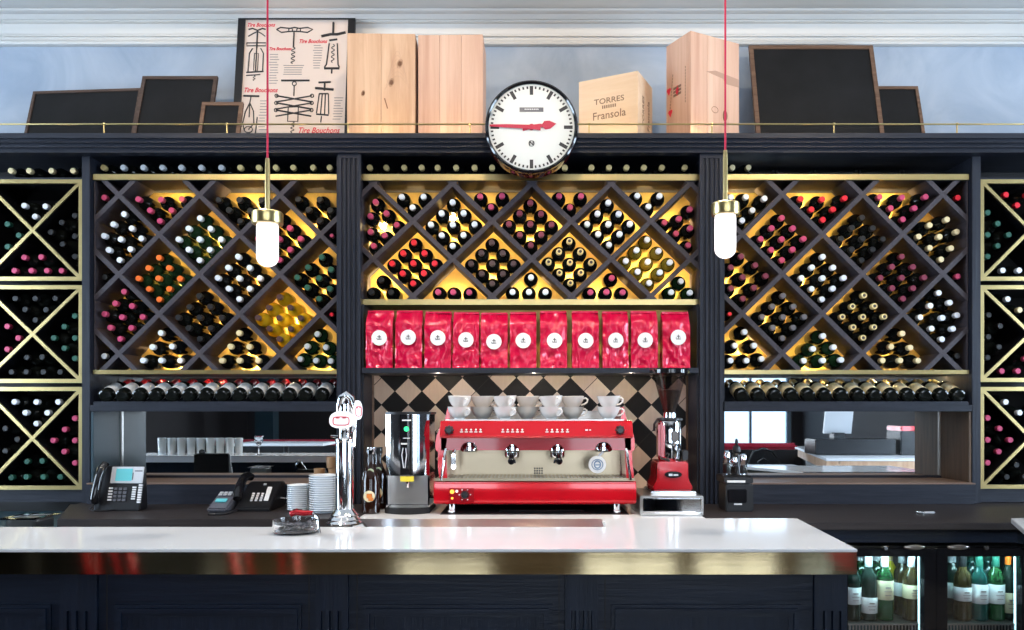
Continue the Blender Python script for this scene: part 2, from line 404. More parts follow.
# ================================================================ back bar: carcass, entablature, pilasters
DL = 4.20                      # front plane of the racks
ZC = 0.925                     # back worktop height
ZTOP = Z(133, 4.05)            # top of the back bar
b = MB(); b.box(-3.6, 3.6, 4.62, 4.70, 0.0, ZTOP - 0.031); carc = b.build('back_bar_carcass', 'black_void')
tag(carc, 'dark back boards of the whole bar cabinet behind the bottle racks', 'cabinet')
t = thing('cabinet_shelf', 'long navy cabinet top shelf with stepped moulding above the wine racks', 'shelf', (0, 4.3, Z(153, 4.13)))
z = lambda py, d: Z(py, d)
pr = [(4.05, z(133, 4.05)), (4.05, z(138, 4.05)), (4.07, z(138.4, 4.07)), (4.07, z(142.5, 4.07)), (4.09, z(143, 4.09)), (4.09, z(147.3, 4.09)), (4.11, z(147.8, 4.11)), (4.11, z(152.5, 4.11)),
      (4.16, z(152.5, 4.11)), (4.16, z(140, 4.07)), (4.16, ZTOP - 0.05), (4.05 + 0.11, ZTOP - 0.03), (4.745, ZTOP - 0.03), (4.745, ZTOP)]
pr = [(4.05, ZTOP)] + pr[1:]
b = MB(); b.prism(pr[:9] + [(4.16, ZTOP - 0.03), (4.61, ZTOP - 0.03), (4.61, ZTOP)], -3.6, 3.6, 'x'); b.build('moulding', 'navy_x', t)
b = MB(); b.box(-3.6, 3.6, 4.611, 4.745, ZTOP - 0.03, ZTOP); b.build('rear_board', 'navy_x', t)

def fluted(xa, xb, y0, y1, z0, z1, n, gw=0.007, gd=0.008):
    # plan outline with n vertical grooves in its front face
    pts = [(xa, y1), (xa, y0)]
    w = xb - xa
    for k in range(n):
        c = xa + w * (k + 1) / (n + 1)
        pts += [(c - gw, y0), (c - gw * .6, y0 + gd), (c + gw * .6, y0 + gd), (c + gw, y0)]
    pts += [(xb, y0), (xb, y1)]
    b = MB(); b.prism(pts, z0, z1, 'z'); return b
zpt = Z(152.5, 4.11) - .0005
for k, (pa, pb, nm) in enumerate(((338, 360.5, 'wide fluted navy pilaster beside the beer tap, between left and middle racks'), (700, 723, 'wide fluted navy pilaster beside the coffee grinder, between middle and right racks'))):
    t = thing('pilaster', nm, 'pilaster', (X((pa + pb) / 2, 4.13), 4.3, ZC), group='fluted pilasters of the back bar')
    fluted(X(pa, 4.13), X(pb, 4.13), 4.13, 4.16, ZC, Z(158, 4.13), 4).build('fluted_face', 'navy', t)
    b = MB(); b.box(X(pa, 4.13), X(pb, 4.13), 4.13, 4.16, Z(158, 4.13), zpt); b.build('capital_block', 'navy_x', t)
    b = MB(); b.box(X(pa + .4, DL), X(pb - .4, DL), 4.16, 4.61, ZC, zpt); b.build('side_panel', 'navy', t)
for pa, pb, nm in ((84.5, 93.5, 'narrow navy post between the left brass cross racks and the diamond rack'), (968.5, 978, 'narrow navy post between the right diamond rack and the brass cross racks')):
    t = thing('cabinet_post', nm, 'post', (X((pa + pb) / 2, 4.17), 4.3, ZC), group='narrow posts of the back bar')
    b = MB(); b.box(X(pa + .4, DL), X(pb - .4, DL), 4.17, 4.61, ZC, zpt, 0.002); b.build('post_board', 'navy', t)

# ================================================================ diamond racks
BACKY = 4.440
def planks(mb, x0, x1, z0, z1, nodes, th):
    # nodes: (ox, oz, hx, hz): a crossing and the half diagonals; every plank is clipped to the bay
    ox, oz, hx, hz = nodes
    L = math.hypot(hx, hz)
    segs = []
    for sgn in (1, -1):
        for k in range(-14, 15):
            ax, az = ox + 2 * hx * k, oz
            d = Vector((hx, sgn * hz)) / L; nrm = Vector((-d.y, d.x)) * th / 2
            a = Vector((ax, az)) - d * 6; c = Vector((ax, az)) + d * 6
            poly = clip([tuple(a + nrm), tuple(c + nrm), tuple(c - nrm), tuple(a - nrm)], x0, x1, z0, z1)
            if len(poly) >= 3: segs.append(((ax, az), d)); mb.append((poly, sgn))
    return segs
RACKS = {}
def rack(side, px0, px1, py0, py1, node, half, label):
    x0, x1, z0, z1 = X(px0, DL), X(px1, DL), Z(py1, DL), Z(py0, DL)
    t = thing('diamond_wine_rack', label, 'wine rack', ((x0 + x1) / 2, DL, z0), group='diamond wine racks of the back bar')
    nd = (X(node[0], DL), Z(node[1], DL), half[0] * DL / F, half[1] * DL / F)
    BK = 4.425 if side == 'middle' else BACKY
    polys = []
    segs = planks(polys, x0, x1, z0, z1, nd, 0.024)
    b = MB()
    for p, sg in polys: b.prism(p, DL + 0.0006 * (sg > 0), BK - 0.03 - .0006 * (sg > 0))
    b.build('lattice', 'lattice', t)
    b = MB(); b.box(x0, x1, BK, BK + 0.006, z0, z1); b.build('back_panel', 'brass_back', t)
    for xx in (x0, x1 - .006): b = MB(); b.box(xx, xx + .006, DL + .002, BK - .0005, z0, z1); b.build('side_lining', 'lattice', t)
    t['back'] = BK; RACKS[side] = (t, x0, x1, z0, z1, segs, nd)
    return t
tl = rack('left', 94, 338, 180.5, 370, (118.6, 195.0), (40.3, 39.7), 'wide diamond lattice wine rack between the left post and the beer tap pilaster')
tm = rack('middle', 361, 699.5, 181, 299.5, (412.7, 221.0), (39.7, 37.7), 'shallow brightly lit diamond lattice wine rack above the red coffee bags')
tr_ = rack('right', 723.5, 968, 180.5, 370, (782.5, 194.5), (40.15, 39.7), 'wide diamond lattice wine rack between the grinder pilaster and the right post')
# shelves with brass fronts: above and below each rack
def brass_shelf(t, px0, px1, py0, py1):
    y1 = t['back']
    x0, x1 = X(px0, DL), X(px1, DL)
    b = MB(); b.box(x0, x1, DL - 0.012, DL - 0.002, Z(py1, DL), Z(py0, DL), 0.001); b.build('brass_strip', 'brass', t)
    b = MB(); b.box(x0, x1, DL - 0.002, y1, Z(py1, DL) + .001, Z(py0, DL) - .001); b.build('shelf_board', 'navy_x', t)
brass_shelf(tl, 94, 338, 174.7, 180.4); brass_shelf(tl, 94, 338, 370.1, 374.2)
brass_shelf(tm, 361, 699.5, 174.7, 180.9); brass_shelf(tm, 361, 699.5, 299.6, 305)
brass_shelf(tr_, 723.5, 968, 174.7, 180.4); brass_shelf(tr_, 723.5, 968, 370.1, 374.2)
# top compartments: back strips
b = MB(); b.box(X(723.5, DL), X(968, DL), 4.545, 4.552, Z(174.7, DL), Z(153, DL)); o = b.build('top_mirror', 'mirror', tr_); o['label'] = 'mirror strip behind the empty top shelf'
b = MB()
del tl['back'], tm['back'], tr_['back']
for px in (776, 780, 815, 819, 860, 864, 905, 908):
    b.box(X(px, 4.47), X(px + 1.6, 4.47), 4.535, 4.5445, Z(174.7, DL), Z(170, 4.54))
b.build('divider', 'black_void', tr_)
for tt, a, c in ((tl, 94, 338), (tm, 361, 699.5)):
    b = MB(); b.box(X(a, DL), X(c, DL), 4.545, 4.555, Z(174.7, DL), Z(153, DL)); b.build('top_back_board', 'black_void', tt)

# ================================================================ brass cross racks at both ends
CROSS = []
def cross_rack(px0, px1, py0, py1, label, i):
    x0, x1, z0, z1 = X(px0, DL), X(px1, DL), Z(py1, DL), Z(py0, DL)
    t = thing('cross_wine_rack', label, 'wine rack', ((x0 + x1) / 2, DL, z0), group='brass edged cross racks')
    w = 0.021
    b = MB(); b.ring(x0, x1, z0, z1, w, DL - 0.012, DL + 0.006); b.build('brass_frame', 'brass', t)
    b = MB(); b.ring(x0 + .003, x1 - .003, z0 + .003, z1 - .003, 0.016, DL + 0.007, 4.54); b.build('box_sides', 'black_gloss', t)
    b = MB(); b.box(x0 + .003, x1 - .003, 4.54, 4.55, z0 + .003, z1 - .003); b.build('back_board', 'black_void', t)
    xa, xb, za, zb = x0 + w - .003, x1 - w + .003, z0 + w - .003, z1 - w + .003
    CROSS.append((xa, xb, za, zb, x0, x1, z0, z1))
    for s in (1, -1):
        d = Vector((xb - xa, (zb - za) * s)).normalized(); c = Vector(((xa + xb) / 2, (za + zb) / 2)); n = Vector((-d.y, d.x)) * 0.0085
        for nm, y0, y1, m, k in (('cross_brass_edge', DL - 0.010 + .0006 * s, DL, 'brass', 1.0), ('cross_board', DL + .001 + .0003 * s, 4.50, 'black_gloss', .7)):
            poly = clip([tuple(c - d * 2 + n * k), tuple(c + d * 2 + n * k), tuple(c + d * 2 - n * k), tuple(c - d * 2 - n * k)], xa, xb, za, zb)
            b = MB(); b.prism(poly, y0, y1); b.build(nm, m, t)
for i, (a, c, nm) in enumerate(((180, 281, 'topmost'), (285.5, 383, 'middle'), (387, 489.5, 'lowest'))):
    cross_rack(-17, 83.8, a, c, nm + ' of the three brass cross racks beside the left post, above the steel tin', i)
    cross_rack(978.8, 1080, a, c - (1 if i else 0), nm + ' of the three brass cross racks beside the right post, above the fridge', i)
bh = thing('cabinet_plinth', 'dark plinth board under the left brass cross racks', 'board', (X(33, DL), 4.3, ZC), group=None)
b = MB(); b.box(X(-20, DL), X(84.4, DL), DL + .01, 4.60, ZC + .001, Z(490, DL)); b.build('plinth_board', 'navy_x', bh)
bh = thing('cabinet_plinth', 'dark plinth board under the right brass cross racks', 'board', (X(1030, DL), 4.3, ZC))
b = MB(); b.box(X(978.5, DL), X(1080, DL), DL + .01, 4.60, ZC + .001, Z(489, DL)); b.build('plinth_board', 'navy_x', bh)
for a, c, s in ((-20, 84.4, 'left'), (978.5, 1080, 'right')):
    sh = thing('top_cubby_shelf', 'dark shelf over the %s brass cross racks' % s, 'shelf', (X((a + c) / 2, DL), 4.3, Z(179.8, DL)))
    b = MB(); b.box(X(a, DL), X(c, DL), DL + .001, 4.60, Z(179.8, DL), Z(177.5, DL)); b.build('shelf_board', 'navy_x', sh)

# ================================================================ bottle display shelves, mirrors, sills
MY = 4.46
def display(side, px0, px1, corner_inner):
    x0, x1 = X(px0, DL), X(px1, DL)
    s = thing('bottle_shelf', 'dark wooden shelf under the row of lying bottles on the %s, above the mirror' % side, 'shelf', ((x0 + x1) / 2, 4.3, Z(412, 4.15)), group='bottle display shelves')
    b = MB(); b.box(X(px0 + .2, 4.15), X(px1 - .2, 4.15), 4.14, 4.158, Z(411.5, 4.15), Z(401.5, 4.15), 0.003); b.build('front_lip', 'navy_x', s)
    b = MB(); b.box(x0 + .001, x1 - .001, 4.161, 4.31, Z(411.5, 4.15) + .002, Z(405, 4.16)); b.build('shelf_board', 'navy_x', s)
    b = MB()
    mr = thing('wall_mirror', 'wide mirror in the %s niche reflecting the room' % ('left' if side == 'left' else 'right'), 'mirror', ((x0 + x1) / 2, MY, Z(475, MY)), group='niche mirrors')
    b.box(x0, x1, MY, MY + 0.006, Z(476, MY), Z(374.2, DL)); b.build('mirror_glass', 'mirror', mr)
    b = MB(); b.box(x0, x1, MY - .012, MY, Z(478.4, MY), Z(475.2, MY), 0.002); b.build('bottom_bead', 'navy_x', mr)
    u = thing('niche_sill', 'low dark upstand with a pinkish wooden sill below the %s mirror' % side, 'sill', ((x0 + x1) / 2, 4.3, ZC))
    b = MB(); b.box(x0, x1, 4.13, 4.15, ZC, Z(484.5, 4.13)); b.box(x0, x1, 4.15, MY, ZC, Z(484.5, 4.13)); b.build('upstand', 'navy_x', u)
    b = MB(); b.box(x0, x1, 4.125, MY, Z(484.5, 4.13) + .0005, Z(483, 4.13), 0.002); b.build('sill_board', 'sill', u)
    pn = thing('niche_side_panel', 'upright side panel of the %s mirror niche' % side, 'panel', (x0 if side == 'left' else x1, 4.3, ZC))
    b = MB()
    if side == 'left': b.box(x0, x0 + .012, DL - .03, MY - .001, Z(483, 4.13) + .001, Z(411.5, 4.15) - .001)
    else: b.box(x1 - .012, x1, DL - .03, MY - .001, Z(483, 4.13) + .001, Z(411.5, 4.15) - .001)
    b.build('panel_board', 'teal' if side == 'left' else 'brown_side', pn)
    b = MB(); xx = x0 + .013 if side == 'left' else x1 - .013
    b.box(xx - .001, xx + .007, MY - .010, MY - .001, Z(483, 4.13) + .001, Z(411.5, 4.15) - .001) if side == 'left' else b.box(xx - .007, xx + .001, MY - .010, MY - .001, Z(483, 4.13) + .001, Z(411.5, 4.15) - .001)
    b.build('corner_bead', 'steel', pn)
display('left', 94, 338, 0); display('right', 723.5, 968, 0)

# ================================================================ middle bay: coffee shelf and tiles
x0, x1 = X(361, DL), X(699.5, DL)
s = thing('coffee_shelf', 'thin dark shelf holding the row of red coffee bags', 'shelf', (0, 4.3, Z(373, 4.11)))
b = MB(); b.box(X(361.6, 4.09), X(699, 4.09), 4.09, 4.40, Z(373, 4.09), Z(367.8, 4.09), 0.002); b.build('shelf_board', 'navy_x', s)
b = MB(); b.box(x0, x1, 4.41, 4.42, Z(367.8, 4.09), Z(305, DL)); o = b.build('brass_back', 'brass_back', s)
for xx in (x0 + .0005, x1 - .0205):
    b = MB(); b.box(xx, xx + .02, 4.165, 4.409, Z(367.8, 4.09) + .001, Z(305, DL) - .001); b.build('side_board', 'navy', s)
    b = MB(); b.box(xx, xx + .02, 4.165, 4.409, ZC + .0005, Z(373, 4.09) - .001); b.build('side_board', 'navy', s)
TY = 4.40
b = MB(); b.box(x0 + .021, x1 - .021, TY, TY + .009, ZC, Z(373, 4.09)); wt = b.build('wall_tiled', tile_checker('diamond_checker_tiles', 27.0 * TY / F, X(381.4, TY) , Z(404.8, TY)))
tag(wt, kind='structure')
b = MB(); b.box(x0 + .021, x0 + .032, TY - .012, TY - .001, ZC, Z(373, 4.09) - .001); struct('trim_left', b, 'sill')
b = MB(); b.box(x1 - .032, x1 - .021, TY - .012, TY - .001, ZC, Z(373, 4.09) - .001); struct('trim_right', b, 'brown_side')

# ================================================================ back worktops
t = thing('back_worktop', 'dark wooden back worktop under the phones and plates', 'worktop', (-1.5, 3.8, ZC - .045))
b = MB(); pl = [(-2.09, 3.54), (X(357, 3.74), 3.54), (X(357, 3.74), 4.6), (-2.75, 4.6), (-2.75, 4.195), (-2.42, 4.19)]
pl = [(X(57, 3.56), 3.56), (X(358, 3.6), 3.56), (X(358, 3.6), 4.128), (-2.36, 4.128)]
b.prism(pl, ZC - .043, ZC, 'z', bv=.003); b.build('worktop_board', 'counter', t)
b = MB(); b.box(-2.05, X(358, 3.6) - .01, 3.62, 4.12, 0.03, ZC - .045); b.build('base_cabinet', 'navy_x', t)
b = MB(); b.box(-2.34, X(361, DL), 4.13, 4.60, ZC - .04, ZC - .002); b.build('rear_board', 'counter', t)
t = thing('back_worktop', 'dark wooden back worktop above the bottle fridge', 'worktop', (1.7, 3.8, ZC - .045))
b = MB(); b.box(X(706, 3.6), 2.95, 3.44, 4.128, ZC - .031, ZC, .003); b.build('worktop_board', 'counter', t)
b = MB(); b.box(X(706, 3.6), 2.95, 3.475, 3.50, 0.835, ZC - .032); b.build('fascia', 'bar_navy_x', t)
b = MB(); b.box(X(699.5, DL), 2.95, 4.13, 4.60, ZC - .04, ZC - .002); b.build('rear_board', 'counter', t)
b = MB(); b.box(X(706, 3.6), 1.31, 3.51, 4.1, 0.03, ZC - .033); b.build('base_cabinet', 'black_void', t)
t = thing('coffee_worktop', 'white stone worktop under the red coffee machine', 'worktop', (0, 3.8, ZC - .04))
b = MB(); b.box(X(358, 3.6) + .001, X(706, 3.6) - .001, 3.48, 4.399, ZC - .035, ZC, .002); b.build('worktop_slab', 'white_quartz', t)
b = MB(); b.box(X(358, 3.6) + .01, X(706, 3.6) - .01, 3.56, 4.3, 0.03, ZC - .036); b.build('base_cabinet', 'black_void', t)
t = thing('under_bench', 'low teal steel bench below the left cross racks', 'bench', (-2.9, 3.5, 0))
b = MB(); b.prism([(-3.7, 2.95), (-1.75, 2.95), (-1.75, 3.5), (-2.12, 3.5), (-2.12, 4.19), (-3.7, 4.19)], .84, .88, 'z', bv=.003); b.build('bench_top', 'teal', t)
b = MB(); b.box(-3.7, -2.13, 3.0, 4.18, .0, .839); b.build('bench_body', 'teal', t)
# ================================================================ wine bottles
CAPC = {'pink': (0.50, 0.055, 0.14), 'white': (0.74, 0.77, 0.82), 'orange': (0.85, 0.16, 0.02), 'red': (0.72, 0.012, 0.03), 'cream': (0.74, 0.62, 0.36),
        'green': (0.02, 0.10, 0.07), 'black': (0.012, 0.012, 0.013), 'brown': (0.07, 0.035, 0.035), 'grey': (0.13, 0.12, 0.13), 'gold': (0.72, 0.56, 0.25), 'plum': (0.20, 0.03, 0.06), 'silver': (0.5, 0.52, 0.55)}
for k, v in CAPC.items(): M['cap_' + k] = mat(k + '_bottle_capsule', v, 0.34, 0.15)
M['glass_dark'] = mat('dark_bottle_glass', (0.006, 0.007, 0.006), 0.09)
M['glass_green'] = mat('green_bottle_glass', (0.010, 0.034, 0.012), 0.08)
M['glass_olive'] = mat('olive_bottle_glass', (0.32, 0.28, 0.04), 0.06, 0, 0.55, 1.4)
M['glass_gold'] = mat('golden_wine_glass', (1.0, 0.80, 0.04), 0.08, 0, 0.6, 1.4)
M['cork_dark'] = mat('dark_bottle_mouth', (0.03, 0.02, 0.015), 0.5)
PROF = [(0.0, .004), (.0125, .004), (.0134, .032), (.0142, .050), (.0190, .059), (.0300, .069), (.0365, .078), (.0383, .090), (.0383, .182), (.036, .190), (.030, .194), (0, .188)]
PROF_M = [(0.0, .004), (.0125, .004), (.0135, .030), (.0145, .042), (.0200, .050), (.0300, .058), (.0365, .067), (.0383, .080), (.0383, .165), (.036, .173), (.029, .177), (0, .172)]
BM, CM = {}, {}
def bottle_proto(glass, cap, short=False):
    gk = glass + str(short)
    # a bottle lying along +Y, mouth at y = 0
    if gk not in BM:
        b = MB(); b.lathe(PROF_M if short else PROF, 20, axis='y'); o = b.build('wine_bottle', 'glass_' + glass); BM[gk] = o.data; bpy.data.objects.remove(o)
    if cap not in CM:
        b = MB()
        if cap == 'gold':
            b.lathe([(.0070, .0015), (.0135, 0), (.0157, .002), (.0157, .030), (.0142, .032), (.0130, .030), (.0070, .004)], 16, axis='y', loop=True)
            b.mi = 1; b.cyl((0, .0005, 0), .0082, .002, 'y', 16); o = b.build('capsule', ['cap_gold', 'cork_dark'])
        else:
            b.lathe([(0, 0), (.0132, 0), (.0154, .0018), (.0157, .018), (.0150, .019), (.0148, .030), (.0134, .0305)], 16, axis='y'); o = b.build('capsule', 'cap_' + cap)
        CM[cap] = o.data; bpy.data.objects.remove(o)
    return BM[gk], CM[cap]
def place_bottle(loc, glass, cap, label, group, tilt=(0, 0, 0), short=False):
    bm_, cm_ = bottle_proto(glass, cap, short)
    o = bpy.data.objects.new('wine_bottle', bm_); C.objects.link(o); o.location = loc; o.rotation_euler = tilt
    c = bpy.data.objects.new('capsule', cm_); C.objects.link(c); c.parent = o
    tag(o, label, 'bottle', group)
    return o
W = lambda *p: list(p)
def nine(cx, cy, s=10.7):
    return [(cx, cy - 2 * s), (cx - s, cy - s), (cx + s, cy - s), (cx - 2 * s, cy), (cx, cy), (cx + 2 * s, cy), (cx - s, cy + s), (cx + s, cy + s), (cx, cy + 2 * s)]
# (tier, bay, capsule, glass, mouths in px)
LEFT_C = [
 ('top', 1, 'pink', 'dark', [(102.7, 197.5)]),
 ('top', 2, 'pink', 'dark', [(138.6, 199.3), (160.5, 199.3), (182, 199.3), (149.5, 210.3), (171.4, 210.3), (160.3, 221.2)]),
 ('top', 3, 'black', 'dark', [(218, 200), (239.5, 200), (261, 200), (228.6, 210.8), (250.5, 210.8), (239.5, 221.5)]),
 ('top', 4, 'black', 'dark', [(297, 199.5), (320, 200), (308, 210.5), (328, 211), (318, 221.5)]),
 ('upper', 1, 'white', 'dark', [(123.5, 214.1), (112.6, 225), (130.7, 227.9), (101.4, 235.8), (119.8, 238.9), (141.4, 238.5), (108.5, 249.3), (130.7, 249.3), (119.6, 260)]),
 ('upper', 2, 'white', 'green', nine(199.3, 239.2)),
 ('upper', 3, 'pink', 'dark', nine(279, 238.7)),
 ('upper', 4, 'pink', 'dark', [(330.5, 236.5)]),
 ('middle', 1, 'black', 'dark', [(103, 277)]),
 ('middle', 2, 'orange', 'green', nine(158, 279)),
 ('middle', 3, 'white', 'dark', nine(238.3, 278.2)),
 ('middle', 4, 'green', 'dark', [(322, 257.5), (307.5, 267), (332, 271.5), (296.5, 278), (318.5, 279), (307, 288.7), (329, 288.7), (318, 299.4)]),
 ('lower', 1, 'pink', 'dark', [(123.5, 291), (114.5, 303), (132, 306), (103, 314), (121.4, 317), (143, 317), (110, 327.5), (131.5, 328), (120.5, 339.0)]),
 ('lower', 2, 'black', 'dark', nine(199.5, 317.5)),
 ('lower', 3, 'brown', 'gold', nine(279, 318)),
 ('lower', 4, 'red', 'dark', [(331.0, 314.3)]),
 ('bottom', 1, 'silver', 'dark', [(101, 358.5)]),
 ('bottom', 2, 'white', 'dark', [(161, 333), (152, 347), (171.5, 346.3), (143, 360.5), (161.5, 360.5), (180, 360.5)]),
 ('bottom', 3, 'cream', 'dark', [(239, 333), (230, 346.5), (248.5, 346.5), (221.3, 360.5), (239, 360.5), (257.7, 360.5)]),
 ('bottom', 4, 'silver', 'green', [(317, 334), (307, 347), (325.5, 347.5), (298, 360.5), (315.5, 360.5), (331.5, 360.5)]),
]
MID_C = [
 ('top', 1, 'white', 'dark', [(401.5, 196.5), (423.5, 196.5), (412.5, 207.5)]),
 ('top', 2, 'pink', 'dark', [(480, 196), (502, 196), (491, 207)]),
 ('top', 3, 'pink', 'dark', [(559, 196), (581, 196), (570, 207)]),
 ('top', 4, 'white', 'dark', [(637, 196), (659.5, 196), (648, 207)]),
 ('upper', 1, 'pink', 'dark', [(375.5, 202), (369.5, 216), (387, 214), (397, 225), (369, 232), (385.5, 236.5), (374, 246.5)]),
 ('upper', 2, 'white', 'dark', nine(452.5, 224, 11)),
 ('upper', 3, 'plum', 'dark', nine(530.3, 224)),
 ('upper', 4, 'white', 'dark', nine(608.3, 224)),
 ('upper', 5, 'pink', 'dark', [(690.0, 209), (678.5, 220), (664, 223.5), (675.5, 235), (691.5, 229), (687.5, 246)]),
 ('lower', 1, 'red', 'dark', nine(413.5, 263.5)),
 ('lower', 2, 'brown', 'dark', nine(491, 264.5)),
 ('lower', 3, 'gold', 'dark', nine(569.3, 262.7)),
 ('lower', 4, 'white', 'olive', nine(647.5, 262, 11.4)),
 ('bottom', 1, 'black', 'dark', [(381, 280), (371, 292), (390.5, 292)]),
 ('bottom', 2, 'pink', 'dark', [(438, 292), (453, 292), (469, 292)]),
 ('bottom', 3, 'white', 'dark', [(531, 277), (512.5, 292), (529, 292), (545.5, 292)]),
 ('bottom', 4, 'pink', 'dark', [(612, 277.5), (590.5, 292), (606.5, 292), (623, 292)]),
 ('bottom', 5, 'white', 'green', [(680.5, 280), (671.5, 292), (690, 292)]),
]
RIGHT_C = [
 ('top', 1, 'white', 'dark', [(729.5, 197), (746, 199), (765, 199.5), (754, 210), (743, 220.8)]),
 ('top', 2, 'red', 'dark', [(801, 198.7), (823, 198.7), (845, 198.2), (812, 209), (834, 209.3), (823.3, 220.3)]),
 ('top', 3, 'pink', 'dark', [(879.5, 197), (902, 197.5), (925.5, 196.8), (891, 208), (914.5, 208.2), (903, 219.3)]),
 ('top', 4, 'red', 'dark', [(959.5, 198)]),
 ('upper', 1, 'pink', 'dark', nine(782.4, 238.8)),
 ('upper', 2, 'black', 'dark', nine(862.3, 238.8)),
 ('upper', 3, 'cream', 'dark', [(947, 219.5), (930, 225), (919, 236.5), (940, 236.5), (958.5, 231.5), (929.5, 248), (951.5, 248), (941, 259.5)]),
 ('middle', 1, 'plum', 'dark', [(741, 256.5), (731, 267), (755.5, 265), (743, 277), (767, 276.5), (731.5, 288), (754.5, 288), (744, 299.3)]),
 ('middle', 2, 'white', 'dark', nine(823, 278)),
 ('middle', 3, 'plum', 'dark', nine(902.7, 277.5)),
 ('middle', 4, 'pink', 'dark', [(960, 276.5)]),
 ('lower', 1, 'red', 'dark', [(729.5, 314)]),
 ('lower', 2, 'grey', 'dark', nine(783.5, 317)),
 ('lower', 3, 'gold', 'dark', nine(864, 316.8)),
 ('lower', 4, 'white', 'dark', [(939.5, 293.5), (930, 306), (950.5, 304), (921, 317), (942, 318), (961, 314.5), (932, 328.8), (953.5, 328.8), (943, 339.5)]),
 ('bottom', 1, 'white', 'dark', [(745, 331.8), (735, 345.5), (754, 345.5), (731, 360.5), (747, 360.5), (764, 360.5)]),
 ('bottom', 2, 'white', 'green', [(823, 336), (813, 349), (834, 348), (804.5, 360.5), (823, 360.5), (842, 360.5)]),
 ('bottom', 3, 'cream', 'dark', [(902.5, 333.5), (892, 346.5), (911, 347.5), (882.5, 360.5), (900, 360.5), (919, 360.5)]),
 ('bottom', 4, 'black', 'dark', [(960, 358)]),
]
CAPY = DL + 0.018
ORD = ['first', 'second', 'third', 'fourth', 'fifth', 'sixth']
def relax(pts, side, R=0.0390):
    t, x0, x1, z0, z1, segs, nd = RACKS[side] if isinstance(side, str) else side
    free = R + 0.0125
    p = [Vector((a, b)) for a, b in pts]
    for it in range(160):
        for i in range(len(p)):
            for j in range(i):
                d = p[i] - p[j]; l = d.length
                if l < 2 * R: 
                    d = d.normalized() if l > 1e-6 else Vector((1, 0)); s = (2 * R - l) / 2; p[i] += d * s; p[j] -= d * s
            for (a, d) in segs:
                n = Vector((-d.y, d.x)); q = (p[i] - Vector(a)).dot(n)
                if abs(q) < free: p[i] += n * (free - abs(q)) * (1 if q >= 0 else -1) * 0.8
            p[i].x = min(max(p[i].x, x0 + .006 + R), x1 - .006 - R); p[i].y = min(max(p[i].y, z0 + R), z1 - R)
    return p
CAPWORD = {'black': 'dark-capped', 'plum': 'dull-pink-capped', 'gold': 'gold-ring-capped', 'silver': 'silver-capped'}
BAYC = []
def fill(side, cells):
    for tier, bay, cap, glass, pts in cells:
        slim = (side, tier, bay) in (('left', 'upper', 4), ('left', 'lower', 4), ('right', 'lower', 1))
        q = relax([(X(a, CAPY), Z(b, CAPY)) for a, b in pts], side, .0268 if slim else .0390)
        mid = Vector((sum(v.x for v in q) / len(q), sum(v.y for v in q) / len(q))); nb = min(q, key=lambda v: (v - mid).length); BAYC.append((side, len(pts), cap, nb.x, nb.y))
        # rows from the top, then across
        order = sorted(range(len(pts)), key=lambda i: pts[i][1]); rows = []
        for i in order:
            if rows and pts[i][1] - pts[rows[-1][0]][1] < 6.0: rows[-1].append(i)
            else: rows.append([i])
        for ri, r in enumerate(rows):
            r.sort(key=lambda i: pts[i][0])
            rn = '' if len(rows) == 1 else ('top row' if ri == 0 else 'bottom row' if ri == len(rows) - 1 else ORD[ri] + ' row')
            for k, i in enumerate(r):
                cn = '' if len(r) == 1 else {2: ['left', 'right'], 3: ['left', 'middle', 'right']}[len(r)][k] if len(r) < 4 else ORD[k]
                pos = (rn + ' ' + cn).strip()
                gl = {'gold': 'golden ', 'olive': 'olive ', 'green': 'green '}.get(glass, '')
                lab = '%s %swine bottle, %s%s bay of %s tier, %s diamond rack' % (CAPWORD.get(cap, cap + '-capped'), gl, (pos + ' of ') if pos else 'alone in ', ORD[bay - 1], tier, side)
                yj = random.uniform(-.008, .008)
                tl_ = (0, 0, 0)
                bo = place_bottle((q[i].x, CAPY + yj, q[i].y), glass, cap, lab, '%s wine bottles in the %s diamond rack' % (CAPWORD.get(cap, cap + '-capped'), side), tl_, side == 'middle')
                if slim: bo.scale = (.68, 1, .68)
fill('left', LEFT_C); fill('middle', MID_C); fill('right', RIGHT_C)

